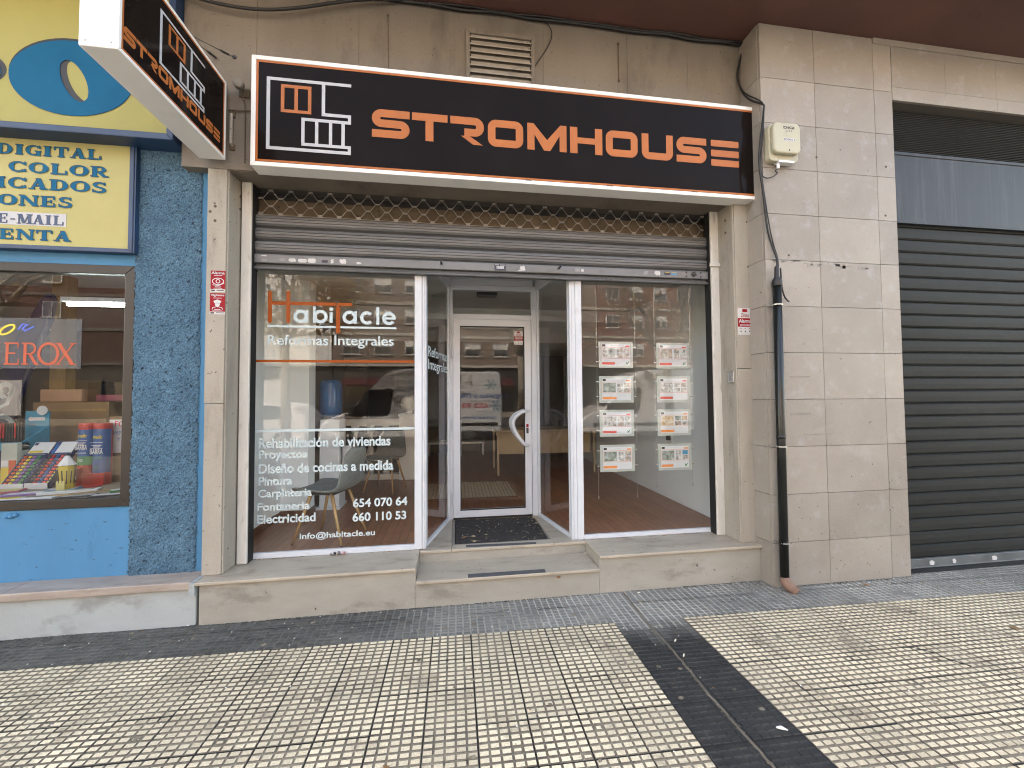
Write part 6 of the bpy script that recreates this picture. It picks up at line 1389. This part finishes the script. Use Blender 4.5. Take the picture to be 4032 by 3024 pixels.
# ================================================================== THE STREET BEHIND THE CAMERA (seen in the glass)
def make_van():
    t = thing('delivery_van', 'white delivery van with snowflake and black and red lettering on its side, parked nearest', 'van', (0, 0, 0))
    prof = [(.0, .38), (.0, .66), (.05, .80), (.22, .98), (.50, 1.10), (.88, 1.22), (2.02, 2.42), (2.30, 2.56), (2.7, 2.61), (5.80, 2.61), (5.92, 2.5), (5.97, 1.4), (5.97, .38)]
    obj('body', MB().prism(prof, 'y', -2.0, 0), 'white_paint', t, bevel=.11, seg=4, smooth=False)
    obj('windscreen', MB().prism([(.98, 1.30), (1.93, 2.30), (1.91, 2.325), (.955, 1.325)], 'y', -1.82, -.18), 'glass_dark', t)
    for y0, y1 in ((-.006, .004), (-2.004, -1.994)):
        win = [(1.50, 1.90), (2.20, 1.96), (2.28, 1.90), (2.18, 1.20), (2.08, 1.10), (1.02, 1.10), (1.0, 1.20)]
        o = obj('side_window', MB().prism(win, 'y', y0, y1), 'glass_dark', t)
        mb = MB(); mb.ribbon(win, .03, closed=True, a=y0 - .004, b=y1 + .004); obj('window_trim', mb, 'black_plastic', o)
        mb = MB(); mb.box(1.36, 1.38, y0 - .003, y1 + .003, 1.11, 1.86); obj('window_bar', mb, 'black_plastic', o)
        mb = MB(); mb.ribbon([(.95, .45), (.90, 1.05), (1.45, 2.0), (2.30, 2.05), (2.34, .45)], .012, a=y0 - .001, b=y1 + .001); mb.ribbon([(2.42, .5), (2.42, 2.4), (3.7, 2.4), (3.7, .5)], .012, a=y0 - .001, b=y1 + .001); mb.box(2.42, 5.9, y0 - .001, y1 + .001, 1.52, 1.54); obj('door_seam', mb, 'label_grey', t)
        mb = MB(); mb.box(.5, 5.8, y0 - .01, y1 + .01, .62, .74); obj('rub_strip', mb, 'black_plastic', t, bevel=.01)
    mb = MB(); mb.box(-.04, .35, -1.95, -.05, .34, .62); obj('bumper', mb, 'black_plastic', t, bevel=.06)
    mb = MB(); mb.box(-.012, .02, -1.45, -.55, .66, .80); obj('grille', mb, 'black_plastic', t)
    for y in (-1.85, -.45):
        obj('headlight', MB().prism([(.02, .74), (.20, .98), (.40, 1.06), (.30, .84), (.06, .72)], 'y', y, y + .30), 'zinc', t)
    for y in (.02, -2.02):
        s_ = 1 if y > 0 else -1
        mb = MB(); mb.box(.96, 1.10, min(y, y + .22 * s_), max(y, y + .22 * s_), 1.12, 1.42); obj('mirror', mb, 'black_plastic', t, bevel=.03)
    for x in (.95, 4.75):
        for y0 in (-.22, -1.99):
            w_ = obj('wheel', MB().lathe([(.16, .0), (.33, .0), (.35, .03), (.35, .18), (.33, .21), (.16, .21)], (x, y0, .34), 28, 'y'), 'black_rubber', t)
            obj('rim', MB().lathe([(.21, 0), (.20, .215), (.06, .225)], (x, y0, .34), 20, 'y'), 'zinc', w_)
    e = .006; U = (-1, 0, 0)
    line(t, 'ink_blue', 'Logística y Distribución', (6.14, e, 1.59), 2.75, .23, U=U, bold=.02); line(t, 'ink_blue', 'temperatura', (5.72, e, .84), 1.20, .13, U=U, bold=.01); line(t, 'ink_blue', 'controlada', (4.45, e, .84), 1.1, .13, U=U, bold=.01)
    line(t, 'ink_blue', 'FRAX', (3.05, e, 1.93), .3, .14, U=U, bold=.02)
    mb = MB(); text(mb, '652 93 41 70', (5.45, e, 1.27), 1.85, .19, U=U, bold=.03); obj('lettering', mb, 'ink_red', t)
    mb = MB()
    for cx, cz, R_ in ((5.55, 2.12, .22), (5.72, 1.35, .20)):
        for k in range(6):
            a = k * PI / 3; d = Vector((math.cos(a), math.sin(a))); n = Vector((-d.y, d.x)); c = Vector((cx, cz))
            mb.ribbon([tuple(c), tuple(c + d * R_)], .022, a=e - .001, b=e + .001 + k * .0002)
            for q in (.5, .75):
                for s_ in (1, -1): mb.ribbon([tuple(c + d * R_ * q), tuple(c + d * R_ * (q + .2) + n * s_ * R_ * .2)], .014, a=e - .001, b=e + .0006 + k * .0002 + q * .0004 + s_ * .0001)
    obj('snowflake', mb, 'cyan_print', t)
    return t
van = make_van(); van.location = (-4.25, -6.4, -.13)
v2 = dup(van, (4.25, -6.55, -.13), 'white delivery van parked behind the first one, its windscreen catching the light')
for c in list(v2.children):
    if c.name.split('.')[0] in ('lettering', 'snowflake'): bpy.data.objects.remove(c)
# plane trees along the kerb
def tree(x, y, h, seed, label, leaves, droop=None):
    q = random.Random(seed); t = thing('plane_tree', label, 'tree', (x, y, 0), 'plane trees along the kerb')
    mb = MB(); tips = []; joints = []
    def limb(p, d, L_, r, lev):
        pts = [Vector(p)]; dd = Vector(d).normalized(); n = 4
        for k in range(n):
            dd = (dd + Vector((q.uniform(-.22, .22), q.uniform(-.22, .22), q.uniform(-.05, .18)))).normalized(); pts.append(pts[-1] + dd * L_ / n)
        mb.tube(pts, r, 8 if lev < 2 else 5, r1=r * .62, cap=True); joints.extend(pts[2:])
        if lev >= 4: tips.append((pts[-1], dd)); return
        for k in range(3 if lev < 3 else 2):
            a = q.uniform(0, 2 * PI); s_ = q.uniform(.5, .95); nd = (dd + Vector((math.cos(a) * s_, math.sin(a) * s_, q.uniform(-.15, .35)))).normalized()
            limb(pts[-1 if k < 2 else 2], nd, L_ * q.uniform(.58, .8), r * .55, lev + 1)
    mb.tube([(x, y, -.05), (x, y, .12), (x + .02, y, .6), (x + q.uniform(-.08, .08), y, h * .36)], [.19, .155, .13, .115], 14)
    top = Vector((x, y, h * .36)); 
    for k in range(4):
        a = k * PI / 2 + q.uniform(-.4, .4); limb(top - Vector((0, 0, .1)), (math.cos(a) * .6, math.sin(a) * .6, 1), h * .24, .075, 1)
    if droop:                                          # long twigs hanging low towards the pavement
        (xa, xb, za, zb), n_ = droop
        for k in range(n_):
            end = Vector((q.uniform(xa, xb), y + q.uniform(-.7, 1.1), q.uniform(za, zb))); st = min(joints, key=lambda j: (j - end).length + (8 if j.z < end.z + .2 else 0))
            mid = (st + end) / 2 + Vector((q.uniform(-.2, .2), q.uniform(-.15, .15), q.uniform(.05, .35))); P_ = smooth([st, mid, end, end + Vector((q.uniform(-.12, .12), 0, -.18))], 4)
            mb.tube(P_, .016, 5, r1=.005)
            for m_ in (5, 7, 9):
                d = Vector((q.uniform(-.35, .35), q.uniform(-.15, .15), q.uniform(-.35, .1))); mb.tube([P_[m_], P_[m_] + d * .5 + Vector((0, 0, .03)), P_[m_] + d], .007, 4, r1=.003); tips.append((P_[m_] + d, d))
            tips.append((P_[-1], d)); tips.append((P_[-3], d))
    obj('trunk', mb, 'bark', t, smooth=True)
    lf = MB()
    for p, d in tips:
        for k in range(leaves):
            c = p + Vector((q.gauss(0, .22), q.gauss(0, .22), q.gauss(-.10, .22))); a = Vector((q.gauss(0, 1), q.gauss(0, 1), q.gauss(0, 1))).normalized(); b = a.cross(Vector((q.gauss(0, 1), q.gauss(0, 1), 1))).normalized(); s_ = q.uniform(.04, .085)
            lf.quad(*[tuple(c + a * s_ * i + b * s_ * .7 * j) for i, j in ((-1, 0), (0, -1), (1, 0), (0, 1))])
    if leaves: obj('crown', lf, 'leaf_tree', t, norm=False)
tree(-4.6, -4.9, 8.5, 3, 'tall plane tree still full of golden leaves, left one of the row', 16, ((-5.6, -2.6, 3.7, 5.0), 26))
tree(2.15, -4.6, 8.0, 12, 'bare plane tree behind the rear of the nearest van', 3)
tree(6.3, -4.3, 7.0, 21, 'bare forked plane tree beside the second van', 1, ((4.9, 7.4, 3.4, 4.6), 22))
tree(-11.5, -4.9, 8.5, 33, 'plane tree with sparse leaves at the far left of the row', 14)
# apartment blocks across the avenue
def block(name, x0, x1, label, wm, floors, step, win_w, balcony):
    t = thing(name, label, 'building', ((x0 + x1) / 2, -33, 0)); H = 4.6 + floors * 3.0
    obj('wall', B(x0, x1, -45, -33, 4.6, H), wm, t)
    obj('ground_floor', B(x0, x1, -45, -33.3, 0, 4.6), 'shop_dark', t)
    mb = MB()
    for k in range(floors + 1): mb.box(x0, x1, -33.0, -32.86, 4.6 + 3 * k, 4.85 + 3 * k)
    obj('floor_band', mb, 'band_shaded' if wm == 'brick_shaded' else 'band', t)
    proto = None; n = int((x1 - x0 - 1) / step)
    for k in range(floors):
        for i in range(n):
            x = x0 + .9 + i * step; z = 5.75 + 3 * k
            if proto is None:
                wbase = root_loc(t)
                proto = obj('window', MB().frame(x, x + win_w, z, z + 1.35, .07, -33.0, -32.93), 'white_alu', t)
                mid = MB(); mid.box(x + win_w / 2 - .04, x + win_w / 2 + .04, -33.0, -32.94, z + .07, z + 1.28); mid.box(x - .1, x + win_w + .1, -33.0, -32.85, z - .1, z); obj('sill', mid, 'band', proto)
                obj('pane', B(x + .07, x + win_w - .07, -32.99, -32.97, z + .07, z + 1.28), 'glass_dark', proto)
                sh_ = obj('blind', B(x + .07, x + win_w - .07, -32.968, -32.955, z + .75, z + 1.28), 'shutter_white', proto); px_, pz_ = x, z
            else:
                w2 = proto.copy(); COL.objects.link(w2); w2.parent = t; w2.location = (x - px_, 0, z - pz_)
                for c in proto.children:
                    if c.name.startswith('blind') and (i * 7 + k * 3) % 3 == 0: continue
                    d = c.copy(); COL.objects.link(d); d.parent = w2
    for i in range(int((x1 - x0) / 6)):
        x = x0 + 1 + i * 6; obj('shop_front', B(x, x + 4.4, -33.25, -33.1, .3, 3.3), 'shutter_white' if i % 2 else 'glass_dark', t)
        if balcony and i % 2 == 0: obj('awning', MB().prism([(-33.1, 3.5), (-31.9, 2.9), (-31.9, 2.75), (-33.1, 3.3)], 'x', x, x + 4.4), 'awning_red', t)
    obj('cornice', B(x0 - .1, x1 + .1, -45, -32.7, H, H + .35), 'band', t)
block('apartment_block', 14.8, 44, 'red brick apartment block across the avenue with rows of plain windows', 'brick', 6, 2.7, 1.4, False)
block('apartment_block', -11.5, 14.7, 'pale apartment block across the avenue with red awnings at street level', 'brick_pale', 6, 2.9, 1.6, True)
block('apartment_block', -27, -11.6, 'added white rendered apartment block with few windows, brightening the reflection in the left shop window', 'white_wall', 5, 6.5, 1.2, False)  # white block added to reflect brightly in the left shop window
block('apartment_block', -60, -27.1, 'brick apartment block far left across the avenue, coloured dark to look shaded', 'brick_shaded', 5, 4.0, 1.4, False)
# small white car parked ahead of the vans
ct = thing('parked_car', 'small white hatchback parked ahead of the nearest van', 'car', (-8.6, -6.5, -.13))
X_ = -8.6; prof = [(.0, .30), (-.02, .62), (.10, .82), (.95, 1.0), (1.62, 1.44), (2.1, 1.55), (3.1, 1.54), (3.65, 1.42), (3.98, 1.05), (4.02, .62), (3.98, .30)]
obj('body', MB().prism([(X_ + a, b - .13) for a, b in prof], 'y', -8.2, -6.5), 'white_paint', ct, bevel=.09, seg=4)
for y0, y1 in ((-6.508, -6.492), (-8.208, -8.192)):
    for w_ in ([(1.28, 1.02), (1.74, 1.38), (2.32, 1.46), (2.36, 1.02)], [(2.44, 1.02), (2.41, 1.46), (3.08, 1.44), (3.52, 1.32), (3.6, 1.04)]): obj('side_window', MB().prism([(X_ + a, b - .13) for a, b in w_], 'y', y0, y1), 'glass_dark', ct)
obj('windscreen', MB().prism([(X_ + 1.02, .92), (X_ + 1.60, 1.30), (X_ + 1.585, 1.325), (X_ + 1.0, .945)], 'y', -8.02, -6.68), 'glass_dark', ct)
for x in (.75, 3.25):
    for y0 in (-6.70, -8.22):
        w_ = obj('wheel', MB().lathe([(.15, 0), (.29, 0), (.30, .03), (.30, .17), (.29, .2), (.15, .2)], (X_ + x, y0, .17), 24, 'y'), 'black_rubber', ct); obj('rim', MB().lathe([(.2, 0), (.19, .205), (.05, .21)], (X_ + x, y0, .17), 18, 'y'), 'zinc', w_)
for y0 in (-8.1, -6.95): obj('headlight', B(X_ - .03, X_ + .12, y0, y0 + .35, .46, .62), 'zinc', ct)
